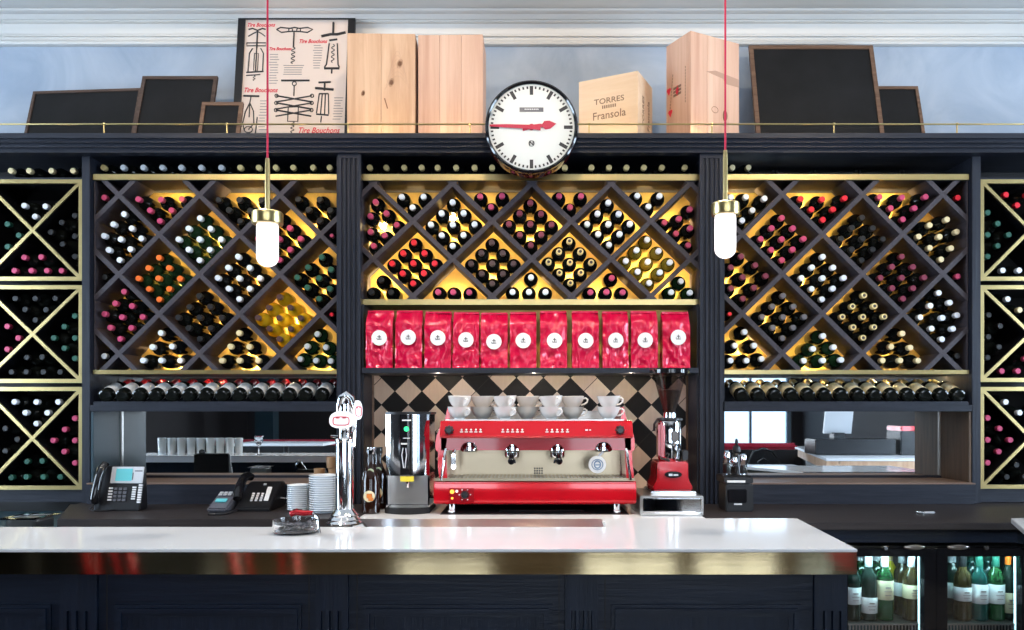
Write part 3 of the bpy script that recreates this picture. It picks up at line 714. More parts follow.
# the bottles of the cross racks and of the narrow top shelf: only their mouths show
def many():
    b = MB(); caps = ['white', 'green', 'pink', 'black', 'red', 'cream', 'silver', 'gold']
    mats = ['glass_dark'] + ['cap_' + c for c in caps]
    cross = [[] for _ in CROSS]
    def one(px, py, cap, y=DL + .022):
        for i, q in enumerate(CROSS):
            if q[4] < X(px, y) < q[5] and q[6] < Z(py, y) < q[7] and py > 185: cross[i].append((px, py, cap)); return
        put(X(px, y), Z(py, y), cap)
    def put(x, z, cap, y=DL + .022):
        c = (x, y, z)
        b.mi = 0; b.lathe(PROF, 14, c, 'y')
        b.mi = 1 + caps.index(cap); b.lathe([(0, 0), (.0132, 0), (.0154, .0018), (.0157, .018), (.0150, .019), (.0148, .028), (.0134, .0285)], 12, c, 'y')
    for cap, pts in {
        'white': [(22.8, 206.5), (44.8, 206.5), (33.5, 217.5), (14, 402), (36, 402), (58, 402), (25, 412.8), (47, 412.8), (36, 423.7), (1003, 270.3), (1019.5, 270.3), (1008, 299), (1006, 402), (1020, 412.8)],
        'green': [(7.3, 224), (18.6, 235.3), (7.3, 246.5), (75, 316), (64, 326.7), (53.5, 338), (75, 338.5), (64, 349.5), (75, 360.5), (26, 461), (42, 461), (9, 476), (26, 477), (43, 477), (60, 477), (987, 212.5), (998, 223.5), (987, 234.7), (1009, 234.7), (998, 245.7), (987, 256.8)],
        'pink': [(23.9, 257.3), (41, 257.3), (14, 271.5), (31, 272), (47.5, 272), (64, 272), (7, 326.3), (18, 338), (7, 349.3), (75, 418.3), (64.5, 429.5), (53, 440.5), (75, 440.5), (64, 451.7), (75, 463), (1002, 373), (1018.5, 373), (1026, 359), (988, 418), (1000, 428.5), (988, 440), (1011, 440.5), (999, 451.7), (988, 463)],
        'black': [(62, 222.3), (75, 216), (51, 231.5), (75, 238.5), (63, 245), (75, 261), (15, 298.5), (35, 298.5), (55, 298.5), (25, 309.5), (46, 309.5), (35, 320), (25, 357), (42, 357), (9, 373), (26, 373.5), (43, 373.5), (60, 373.5), (5, 428.5), (17, 439.5), (5, 451), (989, 315), (1000.5, 326), (989, 337.2), (1000.5, 348.3), (989, 359.5), (1007, 478), (1018, 467), (1024, 478)],
        'red': [(1006.3, 194.5), (1017.5, 205), (1028, 194.5)], 'cream': [(1020, 310)],
    }.items():
        for a, c in pts: one(a, c, cap)
    for a in (103, 123, 143, 162, 181, 201, 221, 240, 258.5, 275.5, 293, 313, 329.5): one(a, 167.3, 'gold' if a in (103,) or a > 230 else 'silver')
    for a in (10.5, 28.7, 51, 72.8): one(a, 170.5, 'cream')
    for a in (369.5, 386, 404, 421.5, 437.5, 456, 474.5, 492, 511, 530, 549, 565, 591.5, 609, 626.5, 644, 662, 685): one(a, 167.3, 'gold')
    for a in (732.5, 748.5): one(a, 167.3, 'cream')
    for q, items in zip(CROSS, cross):
        if not items: continue
        xa, xb, za, zb, x0, x1, z0, z1 = q; m_ = Vector(((xa + xb) / 2, (za + zb) / 2))
        sg = [(tuple(m_), Vector((xb - xa, (zb - za) * s)).normalized()) for s in (1, -1)]
        r = relax([(X(a, DL + .022), Z(c, DL + .022)) for a, c, _ in items], (None, x0 + .016, x1 - .016, z0 + .02, z1 - .02, sg, None))
        for (a, c, cap), p in zip(items, r): put(p.x, p.y, cap)
    o = b.build('wine_bottles', mats)
    tag(o, 'dark wine bottles lying in the brass cross racks and along the narrow top shelves, only mouths showing', 'bottles', kind='stuff')
many()

# labelled bottles lying foot first on the two display shelves
def lying(label_mat, cap):
    # foot at the origin, neck along +Y
    b = MB(); b.lathe([(0, .006), (.027, 0), (.034, .003), (.0365, .012), (.0365, .165), (.034, .180), (.024, .197), (.0155, .212), (.0138, .235), (.0138, .292), (0, .292)], 24, axis='y')
    o = b.build('wine_bottle', 'glass_dark')
    b = MB(); b.lathe([(.0150, .232), (.0152, .296), (.0135, .300), (0, .300)], 16, axis='y'); b.build('capsule', 'cap_' + cap, o, True)
    b = MB(); b.lathe([(.0366, .048), (.0372, .0485), (.0372, .142), (.0366, .1425)], 24, axis='y'); b.build('bottle_label', label_mat, o, True)
    for me in [o.data] + [c.data for c in o.children]: me.transform(Matrix.Diagonal((1, .92, 1, 1)))
    o['category'] = 'bottle'
    return o
def row(n, px0, step, side, proto, words_):
    y0 = 4.185
    for k in range(n):
        o = proto if k == 0 else dup(proto)
        tilt = math.radians(18.5)
        o.location = (X(px0 + step * k, y0), y0, Z(396.3, y0))
        o.rotation_euler = (tilt, 0, math.radians(random.uniform(-1.2, 1.2)))
        nth = ['first', 'second', 'third', 'fourth', 'fifth', 'sixth', 'seventh', 'eighth', 'ninth', 'tenth', 'eleventh', 'twelfth', 'thirteenth', 'fourteenth'][k]
        o['label'] = '%s lying foot first, %s from the %s on the %s shelf' % (words_, nth, 'left', side)
        o['group'] = 'labelled bottles lying on the %s display shelf' % side
row(14, 104.8, 16.62, 'left', lying('label_white', 'red'), 'white-labelled red-capped wine bottle')
row(14, 742.3, 16.68, 'right', lying('label_cream', 'gold'), 'cream-labelled gold-capped wine bottle')
# low rests that lift the necks
for side, a, c in (('left', 96, 336), ('right', 727, 966)):
    s = [o for o in bpy.data.objects if o.name.startswith('bottle_shelf') and side in o['label'].split('mirror')[0] + o['label']][0]
    b = MB(); zf_ = Z(396.3, 4.185); b.box(X(a, DL), X(c, DL), 4.408, 4.423, zf_ - .06, zf_ + .054); b.box(X(a, DL), X(c, DL), 4.311, 4.423, zf_ - .07, zf_ - .0605)
    b.build('neck_rest', 'navy_x', s)
# ================================================================ coffee bags
from mathutils import noise
def coffee_bag(k, pa, pb, ptop, badge, label):
    d0 = 4.115; xa, xb = X(pa, d0), X(pb, d0); w = xb - xa; z0 = Z(367.8, 4.09) + .001; h = Z(ptop, d0) - z0; dep = 0.085
    cx = (xa + xb) / 2
    t = thing('coffee_bag', label, 'coffee bag', (cx, d0 + dep / 2, z0), group='red coffee bags on the shelf')
    tb = bmesh.new(); bmesh.ops.create_cube(tb, size=1); bmesh.ops.subdivide_edges(tb, edges=tb.edges[:], cuts=21, use_grid_fill=True)
    rnd = random.Random(k * 13 + 5); off = Vector((rnd.uniform(0, 50), rnd.uniform(0, 50), rnd.uniform(0, 50)))
    for v in tb.verts:
        u, y, q = v.co.x * 2, v.co.y * 2, v.co.z + .5
        taper = 1.0
        puff = 0.5 + .5 * math.sin(min(1, q / .8) * PI) ** .6
        if q > .80: taper = max(0.12, 1 - (q - .80) / .2 * .9)
        yy = y * dep / 2 * taper + (0.012 * (q - .80) / .2 if q > .80 else 0)
        if y < -.9: yy -= 0.006 * puff * (1 - u * u)
        xx = u * w / 2 * (1 - (0.05 * (1 - abs(y)) * (abs(u) > .9)))
        p = Vector((xx, yy, q * h))
        n = noise.noise((p + off) * 22) * .0045 + noise.noise((p + off) * 55) * .0022
        n2 = abs(noise.noise(Vector(((p.x + off.x) * 16 + p.z * 9, off.y, (p.z - p.x) * 14 + off.z)))) * .024 + abs(noise.noise(Vector(((p.x + off.x) * 34 - p.z * 20, off.y + 3, (p.z + p.x) * 26 + off.z)))) * .009
        if q > .02 and y < -.5: p.y += n + n2
        if abs(u) > .9 and q > .02: p.x += n * .5
        v.co = p
    b = MB(); b._merge(tb, True); b.build('bag_body', 'red_foil', t, True, sharp=50)
    b = MB(); b.box(-w / 2 * .97, w / 2 * .97, .004, .014, h * .985, h + .006, .001); b.build('top_fold', 'red_foil', t, True)
    fy = -dep / 2 - 0.009
    lx = X(badge[0], d0) - cx; lz = Z(badge[1], d0) - z0; fy -= .002
    b = MB(); b.lathe([(0, 0), (.0395, 0), (.0395, .003), (0, .003)], 32, (lx, fy, lz), 'y'); o = b.build('round_label', 'label_white', t, True); o['label'] = 'round white label with a small dark emblem'
    b = MB()
    fy2 = fy - .0006
    b.box(lx - .0022, lx + .0022, fy2, fy, lz - .006, lz + .014); b.box(lx - .009, lx + .009, fy2 - .0002, fy, lz + .004, lz + .0075)
    b.box(lx - .012, lx + .012, fy2 - .0003, fy, lz - .0105, lz - .007)
    b.sphere((lx - .011, fy - .0003, lz - .003), .0026, n=8); b.sphere((lx + .009, fy - .0003, lz - .002), .0022, n=8)
    b.build('emblem', 'ink', o, True)
    return t
BAGS = [(365.6, 392.3, 310.5, (379.5, 338)), (395.2, 421.8, 310.5, (408.5, 337.5)), (424.2, 451, 311.5, (438, 338)), (452.6, 479, 312, (466, 340)), (480.6, 507.6, 312.5, (494, 341.8)), (509.8, 536.4, 312, (523.3, 340.7)),
        (540.2, 567.2, 311, (554.5, 340.7)), (572.3, 599.2, 311, (585.6, 340.7)), (602.8, 628.8, 311.3, (615.6, 340.5)), (631.4, 658, 311, (645, 340.3)), (662.8, 690.4, 311.8, (678, 337.5))]
NTH = ['first', 'second', 'third', 'fourth', 'fifth', 'sixth', 'seventh', 'eighth', 'ninth', 'tenth', 'eleventh', 'twelfth', 'thirteenth', 'fourteenth']
for k, (a, c, tp, bd) in enumerate(BAGS):
    coffee_bag(k, a, c, tp, bd, 'shiny red coffee bag with a round white label, %s from the left on the shelf' % NTH[k] if 0 < k < 10 else 'shiny red coffee bag with a round white label, %s end of the row' % ('left' if k == 0 else 'right'))

# ================================================================ espresso machine
D = 3.70
t = thing('espresso_machine', 'red three group espresso machine on the white worktop, cups stacked on top', 'coffee machine', (X(535, D), 3.95, ZC))
zb = lambda py, d=D: Z(py, d)
b = MB()
prof = [(3.71, zb(504.5)), (3.70, zb(503)), (3.695, zb(493)), (3.70, zb(483)), (3.71, zb(481)), (4.25, zb(481)), (4.25, zb(504.5))]
b.prism(prof, X(433.6, D), X(636.4, D), 'x', bv=.004); b.build('base_panel', 'red', t)
b = MB(); b.box(X(449, D), X(474, D), 3.690, 3.70, zb(502.5), zb(488), .002); bp = b.build('control_plate', 'red_dark', t)
b = MB(); b.lathe([(.0, -.003), (.0085, -.003), (.011, .004)], 16, (X(450.6, D) + .008, 3.688, zb(491.5)), 'y'); b.build('warning_lamp', 'orange_led', bp)
b = MB(); b.lathe([(.0, -.003), (.006, -.003), (.007, .004)], 12, (X(457, D), 3.688, zb(491)), 'y'); b.build('white_lamp', 'lens_white', bp)
b = MB(); b.lathe([(.0, -.003), (.005, -.003), (.006, .004)], 12, (X(451.5, D) + .004, 3.688, zb(498)), 'y'); b.build('power_lamp', 'orange_led', bp)
b = MB(); b.lathe([(0, -.016), (.015, -.016), (.019, 0), (.019, .004)], 20, (X(465, D), 3.690, zb(494.5)), 'y'); b.build('dial', 'black', bp)
b = MB()
for a in range(6):
    an = a * PI / 3; b.cyl((X(465, D) + .026 * math.cos(an), 3.688, zb(494.5) + .026 * math.sin(an)), .0028, .004, 'y', 8)
b.build('dial_marks', 'label_white', bp)
# drip tray and stainless back
b = MB(); b.box(X(436, D), X(634, D), 3.705, 3.90, zb(481) + .0005, zb(478.5)); b.ring(X(434.5, D), X(635, D), zb(481), zb(478.2), .006, 3.698, 3.705); b.build('drip_tray', 'steel_warm', t)
b = MB()
for k in range(48):
    x = X(446, 3.8) + k * (X(624, 3.8) - X(446, 3.8)) / 47; b.box(x - .003, x + .003, 3.73, 3.88, zb(478.5) + .0002, zb(478.5) + .003)
b.build('drip_grille', 'steel', t)
b = MB(); b.box(X(446, D), X(625, D), 3.905, 3.93, zb(480), zb(438)); b.build('splash_panel', 'steel_warm', t)
b = MB()
for i in range(4):
    for j in range(3): b.box(X(534 + i * 2.4, 3.9), X(535.6 + i * 2.4, 3.9), 3.9035, 3.905, Z(474 - j * 2.4, 3.9), Z(472.4 - j * 2.4, 3.9))
b.build('vent_slots', 'black', t)
# hood with the four round group openings
hood_lo, hood_hi = zb(450.3), zb(437.5)
poly = [(X(441, D), hood_lo), (X(452, D), hood_lo)]
def arch(px, r=.040):
    cx = X(px, D); return [(cx + r * math.cos(a), hood_lo + r * 0.98 * math.sin(a)) for a in [PI - PI * i / 12 for i in range(13)]]
poly += arch(469) + arch(512, .028) + arch(557.5, .028) + arch(603.5) + [(X(620, D), hood_lo), (X(631, D), hood_lo), (X(631, D), hood_hi), (X(441, D), hood_hi)]
b = MB(); b.prism(poly, 3.70, 3.72); b.build('lower_hood', 'red_dark', t)
b = MB(); b.box(X(446, D), X(626, D), 3.80, 3.905, hood_lo + .03, hood_hi); b.build('group_housing', 'black', t)
b = MB(); pr = [(3.715, hood_hi - .002), (3.665, hood_hi - .002), (3.66, hood_hi + .006), (3.685, zb(422)), (3.695, zb(420.6)), (4.22, zb(420.6)), (4.22, hood_hi - .002)]
b.prism(pr, X(440.5, D), X(632, D), 'x', bv=.003); uh = b.build('upper_hood', 'red', t)
def hoodp(px, py):   # a point just before the sloping face of the upper hood
    f = (437.5 - py) / (437.5 - 422); y = 3.66 + .025 * f - .004
    return X(px, 3.665), y, Z(py, 3.67)
b = MB()
for g0, g1 in ((461.5, 480.5), (502.8, 522.3), (547, 567.5)):
    for i in range(5):
        px = g0 + (g1 - g0) * i / 4; x, y, z = hoodp(px, 430.4); b.box(x - .0072, x + .0072, y - .002, y + .006, z - .0095, z - .0045, .0008)
        b.lathe([(0, 0), (.0038, 0), (.0045, .006)], 8, (x, y - .002, z + .003), 'y')
x, y, z = hoodp(588, 430); b.box(x - .012, x, y - .002, y + .006, z - .003, z + .003); b.box(x + .006, x + .014, y - .002, y + .006, z - .002, z + .002)
b.build('push_buttons', 'label_white', uh)
for px in (449.3, 620):
    x, y, z = hoodp(px, 430); b = MB(); b.lathe([(0, -.026), (.013, -.026), (.018, -.018), (.019, -.004), (.012, 0), (.012, .012)], 18, (x, y, z), 'y')
    for a in range(8): b.sphere((x + .018 * math.cos(a * PI / 4), y - .012, z + .018 * math.sin(a * PI / 4)), .005, n=8)
    b.build('steam_knob', 'black', t)
for px, hd in ((469, 0), (512, 1), (557.5, 1), (603.5, 2)):
    cx = X(px, 3.76); z1 = hood_lo + .032; z0 = Z(451.5, 3.73)
    b = MB(); b.lathe([(0, z0 - .002), (.036, z0 - .002), (.043, z0 + .004), (.043, z0 + .022), (.036, z0 + .026), (.036, z1)], 28, (cx, 3.775, 0)); g = b.build('group_head', 'chrome', t)
    if hd == 1:
        b = MB(); b.lathe([(0, -.03), (.032, -.03), (.036, -.022), (.036, -.004)], 24, (cx, 3.775, z0)); b.tube([(cx, 3.745, z0 - .012), (cx, 3.70, z0 - .014)], .008, 10)
        b.tube([(cx, 3.775, z0 - .03), (cx - .012, 3.775, z0 - .045), (cx - .014, 3.775, z0 - .058)], .006, 8); b.tube([(cx, 3.775, z0 - .03), (cx + .012, 3.775, z0 - .045), (cx + .014, 3.775, z0 - .058)], .006, 8)
        pf = b.build('portafilter', 'chrome', t)
        b = MB(); b.tube([(cx, 3.70, z0 - .014), (cx, 3.66, z0 - .020), (cx, 3.62, z0 - .028), (cx, 3.575, z0 - .036), (cx, 3.568, z0 - .037)], [.011, .013, .014, .016, .010], 14); b.build('portafilter_handle', 'black_gloss', pf)
x = X(597.3, 3.72)
b = MB(); b.lathe([(0, 0), (.034, 0), (.041, .003), (.041, .010), (0, .012)], 32, (x, 3.715, Z(464.5, 3.72)), 'y'); b.tube([(x + .008, 3.725, Z(456, 3.72)), (x + .028, 3.735, Z(452, 3.72))], .007, 8); fd = b.build('round_badge', 'label_white', t)
b = MB(); c = (x, 3.7145, Z(464.5, 3.72))
b.tube([(c[0] + .026 * math.cos(a * PI / 12), c[1], c[2] + .024 * math.sin(a * PI / 12)) for a in range(24)], .002, 6, True)
b.tube([(c[0] + .014 * math.cos(a * PI / 12), c[1], c[2] + .017 * math.sin(a * PI / 12)) for a in range(-6, 20)], .003, 6)
b.box(c[0] - .010, c[0] + .016, c[1] - .0008, c[1], c[2] - .004, c[2] + .001); b.build('badge_emblem', mat('badge_blue', (.16, .25, .38), .4), fd)
# flared red side panels and rear fins
for s, pts in ((-1, [(447, 421), (441, 423.5), (437, 434), (435.3, 441), (435.3, 450), (438, 452), (437.6, 466), (439.6, 481), (447.5, 481), (446, 452), (447.5, 440)]),
               (1, [(624.5, 421), (630, 423.5), (633.5, 434), (634.8, 441), (634.8, 450), (632, 452), (633, 466), (634.5, 481), (626.5, 481), (625, 452), (624, 440)])):
    b = MB(); b.prism([(X(a, D), Z(c, D)) for a, c in pts], 3.70, 4.20, bv=.003); b.build('side_panel', 'red', t)
    b = MB(); a0 = 443 if s < 0 else 622.5
    b.prism([(X(a0, 3.8), Z(421, 3.8)), (X(a0 + 6, 3.8), Z(421, 3.8)), (X(a0 + (5.5 if s < 0 else 3), 3.8), Z(407, 3.8)), (X(a0 + (3.5 if s < 0 else .5), 3.8), Z(407, 3.8))], 3.86, 4.18, bv=.002); b.build('rear_fin', 'red', t)
    px = 444 if s < 0 else 628
    b = MB(); x = X(px, 3.68); b.tube([(x - s * .006, 3.70, Z(449, 3.68)), (x - s * .002, 3.685, Z(455, 3.68)), (x, 3.68, Z(462, 3.68)), (x + s * .012, 3.675, Z(480, 3.68))], .0062, 10); b.build('steam_wand', 'chrome', t)
b = MB(); x = X(453.5, 3.7); b.box(x - .011, x + .011, 3.69, 3.72, Z(469.5, 3.7), Z(453, 3.7), .006); b.tube([(x, 3.7, Z(452, 3.7)), (x + .01, 3.71, Z(449, 3.7))], .008, 8); b.build('water_spout', 'chrome', t)
b = MB(); b.ring(X(447, 3.8), X(622, 3.8), Z(421, 3.8), Z(419.2, 3.8), .004, 3.72, 3.726); b.box(X(447, 3.8), X(622, 3.8), 3.726, 4.15, zb(420.6) + .0005, zb(420.6) + .004); b.build('cup_tray', 'steel', t)
b = MB(); b.box(X(449, 4.1), X(622, 4.1), 4.12, 4.128, zb(420.6), Z(411, 4.1)); b.build('rear_rail', 'steel', t)
for px in (452, 616.5):
    for y in (3.76, 4.18):
        b = MB(); b.lathe([(.017, ZC + .0005), (.021, ZC + .004), (.021, ZC + .016), (.017, ZC + .018), (.017, zb(504.5) + .002)], 18, (X(px, 3.76), y, 0)); b.build('foot', 'chrome', t)
b = MB(); b.box(X(446, 3.9), X(622, 3.9), 3.92, 4.2, ZC + .022, zb(504.5)); b.build('underside_tray', 'black', t)
TRAYZ = zb(420.6) + .0045
# black sheet standing in for the shade under the machine, plus its cable
b = MB(); b.box(X(441, 3.75), X(628, 3.75), 3.715, 4.25, ZC + .0003, ZC + .0025); b.tube([(X(500, 3.8) + i * .05, 3.80 - .02 * math.sin(i * PI / 8), ZC + .008) for i in range(9)], .005, 8); b.build('shade_sheet_and_cable', 'black_void', t)

# ================================================================ coffee cups, stacked in pairs
def cup_proto():
    b = MB(); b.lathe([(0, .003), (.019, .003), (.022, 0), (.025, .001), (.025, .005), (.036, .016), (.046, .035), (.0505, .055), (.0515, .0565), (.0495, .0565), (.0445, .036), (.034, .018), (.02, .0085), (0, .0075)], 32)
    b.tube([(.044, 0, .044), (.058, 0, .047), (.0665, 0, .040), (.064, 0, .028), (.052, 0, .019), (.036, 0, .0155)], [.0042, .0042, .0042, .004, .004, .004], 8)
    b.bm.transform(Matrix.Diagonal((1.10, 1.10, 1.06, 1))); return b.build('coffee_cup', 'white')
cup = None
CUPS = [(461, -.75, -.05), (484, .25, 0), (506.5, -.8, 0), (529, .25, 0), (552.5, -.8, 0), (574, .25, .01), (610.5, -.35, 0)]
for k, (px, rz, dy) in enumerate(CUPS):
    y = 3.80 + (k % 2) * .062
    base = 'the pair standing apart at the right' if k == 6 else 'the %s pair from the left' % NTH[k]
    for lv in (0, 1):
        o = cup = cup_proto() if cup is None else dup(cup)
        o.location = (X(px, y) - .008 + (.002 if lv else 0), y, TRAYZ + .0005 + lv * .0515); o.rotation_euler = (0.03 * lv, (.05 if k == 0 else -.02) * lv, rz - (.2 if lv else 0))
        tag(o, 'white coffee cup, %s of %s on the red machine' % ('upper' if lv else 'lower', base), 'cup', 'white cups on the espresso machine')

# ================================================================ hot water boiler
d = 3.74
t = thing('water_boiler', 'tall chrome and black hot water boiler on the white worktop beside the espresso machine', 'water boiler', (X(406.5, d), 3.86, ZC))
xa, xb = X(384.8, d), X(428.6, d); cx = (xa + xb) / 2; hw = (xb - xa) / 2
def bowed(x0, x1, y0, bulge, y1, n=10):
    return [(x0 + (x1 - x0) * i / n, y0 - bulge * (1 - ((x0 + (x1 - x0) * i / n - cx) / hw) ** 2)) for i in range(n + 1)] + [(x1, y1), (x0, y1)]
b = MB(); b.prism(bowed(xa, xb, 3.775, .03, 4.0), Z(476, d), Z(414.5, d), 'z', smooth=True); b.build('tank', 'chrome', t)
b = MB(); b.prism(bowed(xa - .003, xb + .006, 3.772, .032, 4.01), Z(414.5, d), Z(412, d), 'z', smooth=True); b.build('top_cover', 'black', t)
b = MB(); b.prism(bowed(X(400, d), X(413, d), 3.773, .031, 3.80), Z(475, d), Z(414.6, d), 'z', smooth=True); st = b.build('control_strip', 'black_gloss', t)
b = MB(); b.lathe([(0, 0), (.011, 0), (.012, .004)], 20, (X(406.3, d), 3.738, Z(429, d)), 'y'); b.build('green_button', 'green_led', st)
b = MB(); b.box(X(402, d), X(411, d), 3.740, 3.744, Z(421, d), Z(419.6, d)); b.box(X(403, d), X(410, d), 3.740, 3.744, Z(438.6, d), Z(437.8, d)); b.box(X(401, d), X(407, d), 3.740, 3.744, Z(444.6, d), Z(443, d)); b.build('printed_marks', 'label_white', st)
b = MB()
for dx in (-.012, .010): b.tube([(X(404.5, d) + dx * .6, 3.741, Z(448, d)), (X(404.5, d) + dx, 3.735, Z(455, d)), (X(404.5, d) + dx * .3, 3.735, Z(468, d))], .0025, 6)
b.build('printed_tap_symbol', 'silver_plastic', st)
b = MB(); b.box(X(400.5, d), X(414, d), 3.733, 3.738, Z(481.5, d), Z(476.3, d), .001); b.build('yellow_sticker', 'yellow', t)
b = MB(); b.box(xa + .003, xb - .003, 3.86, 3.995, ZC + .03, Z(476, d)); b.build('lower_back', 'steel', t)
for s in (-1, 1):
    b = MB(); x = xa if s < 0 else xb - .008; b.box(x, x + .008, 3.775, 4.0, ZC + .028, Z(476, d)); b.build('side_wall', 'chrome', t)
b = MB(); b.lathe([(.009, Z(476, d)), (.009, Z(488, d)), (.007, Z(489, d)), (.005, Z(484, d))], 14, (X(406, d), 3.80, 0)); b.build('spout', 'chrome', t)
b = MB(); b.prism(bowed(xa - .004, xb + .004, 3.755, .05, 4.0, 14), ZC + .0005, ZC + .027, 'z', bv=.003); b.build('drip_base', 'slate', t)
b = MB(); b.prism(bowed(xa + .012, xb - .012, 3.775, .035, 3.85, 14), ZC + .0272, ZC + .029, 'z', smooth=True); b.build('drip_plate', 'steel', t)

# ================================================================ two liqueur bottles beside the boiler
def liqueur(px, d, hpx, lab, col, oval):
    h = Z(447, d) - ZC - .001; r = .043
    t = thing('liqueur_bottle', lab, 'bottle', (X(px, d), d, ZC + .0005), group=None)
    b = MB(); b.lathe([(0, .004), (r * .85, 0), (r, .006), (r, h * .50), (r * .86, h * .60), (r * .5, h * .70), (r * .36, h * .76), (r * .36, h * .88), (r * .42, h * .885), (r * .42, h * .90), (0, h * .90)], 24); b.build('glass_body', mat('brown_liqueur_glass', (.014, .005, .003), .08), t, True)
    b = MB(); b.lathe([(r * .46, h * .90), (r * .48, h * .91), (r * .48, h * .995), (r * .44, h), (0, h)], 18); b.build('cap', col, t, True)
    b = MB(); b.lathe([(0, 0), (r * .62, .001), (r * .62, .006), (0, .006)], 24, (0, -r - .0015, h * .27), 'y', mtx=Matrix.Diagonal((1, 1, 1.0, 1))); b.build('front_label', oval, t, True)
    b = MB(); b.lathe([(0, 0), (r * .34, .001), (r * .34, .004), (0, .004)], 18, (.004, -r * .66, h * .635), 'y'); b.build('shoulder_seal', 'sage', t, True)
    b = MB(); b.box(-.012, .014, -r - .003, -r, h * .24, h * .31, .002); b.box(-.004, .02, -r - .0026, -r, h * .20, h * .25, .002); b.build('label_picture', mat('label_orange_figure', (.62, .18, .03), .5), t, True)
M['sage'] = mat('sage_label', (.35, .42, .28), .5)
liqueur(370.9, 3.76, 447, 'brown liqueur bottle with an orange round label and silver cap beside the boiler', 'chrome', 'label_cream')
liqueur(378.6, 3.93, 447, 'brown liqueur bottle half hidden behind the silver-capped one', 'black', 'label_cream')

# ================================================================ knock box and coffee grinder
d = 3.66
t = thing('knock_box', 'wide steel knock box drawer under the coffee grinder', 'knock box', (X(671.5, d), 3.8, ZC))
b = MB(); b.box(X(640.5, d), X(704, d), 3.665, 4.02, ZC + .0005, Z(496, d), .004); b.build('case', 'steel', t)
b = MB(); b.box(X(643, d), X(701.5, d), 3.655, 3.664, Z(512.5, d), Z(498, d), .003); b.build('drawer_front', 'chrome', t)
b = MB(); b.box(X(641, d), X(703.5, d), 3.645, 3.656, Z(514, d) + .0015, Z(512.8, d)); b.build('pull_lip', 'chrome', t)
ZK = Z(496, d)
d = 3.86; cx = X(669.5, d)
t = thing('coffee_grinder', 'red and chrome coffee grinder with a clear bean hopper on a steel knock box', 'coffee grinder', (cx, d, ZK))
q = lambda py: Z(py, d)
b = MB(); pl = [(-.094, q(488.8)), (.094, q(488.8)), (.096, q(486)), (.074, q(478)), (.072, q(460.5)), (-.072, q(460.5)), (-.074, q(478)), (-.096, q(486))]
b.prism([(cx + a, z) for a, z in pl], 3.765, 3.98, bv=.012); b.build('base_body', 'red', t)
b = MB(); b.box(cx - .108, cx + .108, 3.75, 3.99, q(491.2), q(488.8), .004); b.build('base_plate', 'chrome', t)
for sx in (-.085, .085):
    for y in (3.775, 3.965): 
        b = MB(); b.lathe([(.012, ZK + .0008), (.012, q(491.2))], 12, (cx + sx, y, 0)); b.build('foot', 'black', t)
b = MB(); b.lathe([(0, 0), (.034, 0), (.036, .006)], 24, (cx, 3.757, q(473)), 'y', mtx=Matrix.Translation((cx, 0, q(473))) @ Matrix.Diagonal((1.15, 1, .45, 1)) @ Matrix.Translation((-cx, 0, -q(473)))); bd = b.build('badge', 'black_gloss', t)
b = MB(); b.box(cx - .022, cx - .004, 3.755, 3.758, q(474.2), q(472)); b.box(cx, cx + .022, 3.755, 3.758, q(474), q(472.4)); b.build('badge_marks', 'silver_plastic', bd)
b = MB(); b.lathe([(.052, q(460.5)), (.056, q(458)), (.056, q(423)), (.052, q(420.5)), (0, q(420))], 32, (cx, d, 0)); b.build('motor_housing', 'chrome', t)
b = MB(); b.box(cx - .062, cx - .030, d - .056, d + .02, q(459), q(422), .012); b.build('side_cover', 'red_dark', t)
b = MB(); b.box(cx - .003, cx + .033, d - .062, d - .045, q(442), q(430.5), .006); b.build('doser_window', mat('dark_bronze', (.04, .025, .02), .15), t)
b = MB(); b.lathe([(.058, q(420.6)), (.062, q(420)), (.062, q(418.4)), (.05, q(417.6)), (0, q(417.6))], 32, (cx, d, 0)); b.tube([(cx - .06, d, q(420)), (cx - .075, d - .01, q(424)), (cx - .076, d - .01, q(431))], .006, 8); b.build('collar', 'black', t)
b = MB(); b.lathe([(.030, q(417.6)), (.030, q(413)), (.026, q(412))], 24, (cx, d, 0)); b.build('neck', 'chrome', t)
b = MB(); b.lathe([(.026, q(413.5)), (.040, q(405)), (.078, q(376)), (.084, q(374)), (.081, q(374)), (.075, q(376.5)), (.037, q(405)), (.0225, q(413.3))], 32, (cx, d, 0), loop=True); b.build('bean_hopper', 'hopper', t)
b = MB(); b.lathe([(0, q(412.6)), (.022, q(412.4)), (.0355, q(405)), (.054, q(391)), (.050, q(390)), (0, q(389))], 28, (cx, d, 0)); b.build('coffee_beans', 'beans', t)
b = MB(); b.lathe([(.084, q(374.2)), (.097, q(373.5)), (.097, q(370)), (.09, q(368.9)), (0, q(368.7))], 32, (cx, d, 0)); b.build('hopper_lid', 'black_gloss', t)
b = MB()
for sx in (-.028, .022): b.tube([(cx + sx, 3.80, q(459)), (cx + sx, 3.735, q(458)), (cx + sx, 3.725, q(459))], .006, 8)
b.tube([(cx - .028, 3.725, q(458.5)), (cx - .06, 3.735, q(457)), (cx - .055, 3.79, q(456))], .005, 8); b.build('portafilter_fork', 'black', t)
b = MB(); b.box(cx + .058, cx + .085, d - .03, d + .02, q(460), q(450), .004); b.tube([(cx + .05, d, q(454)), (cx + .08, d, q(454))], .007, 8); b.build('dose_lever', 'black', t)
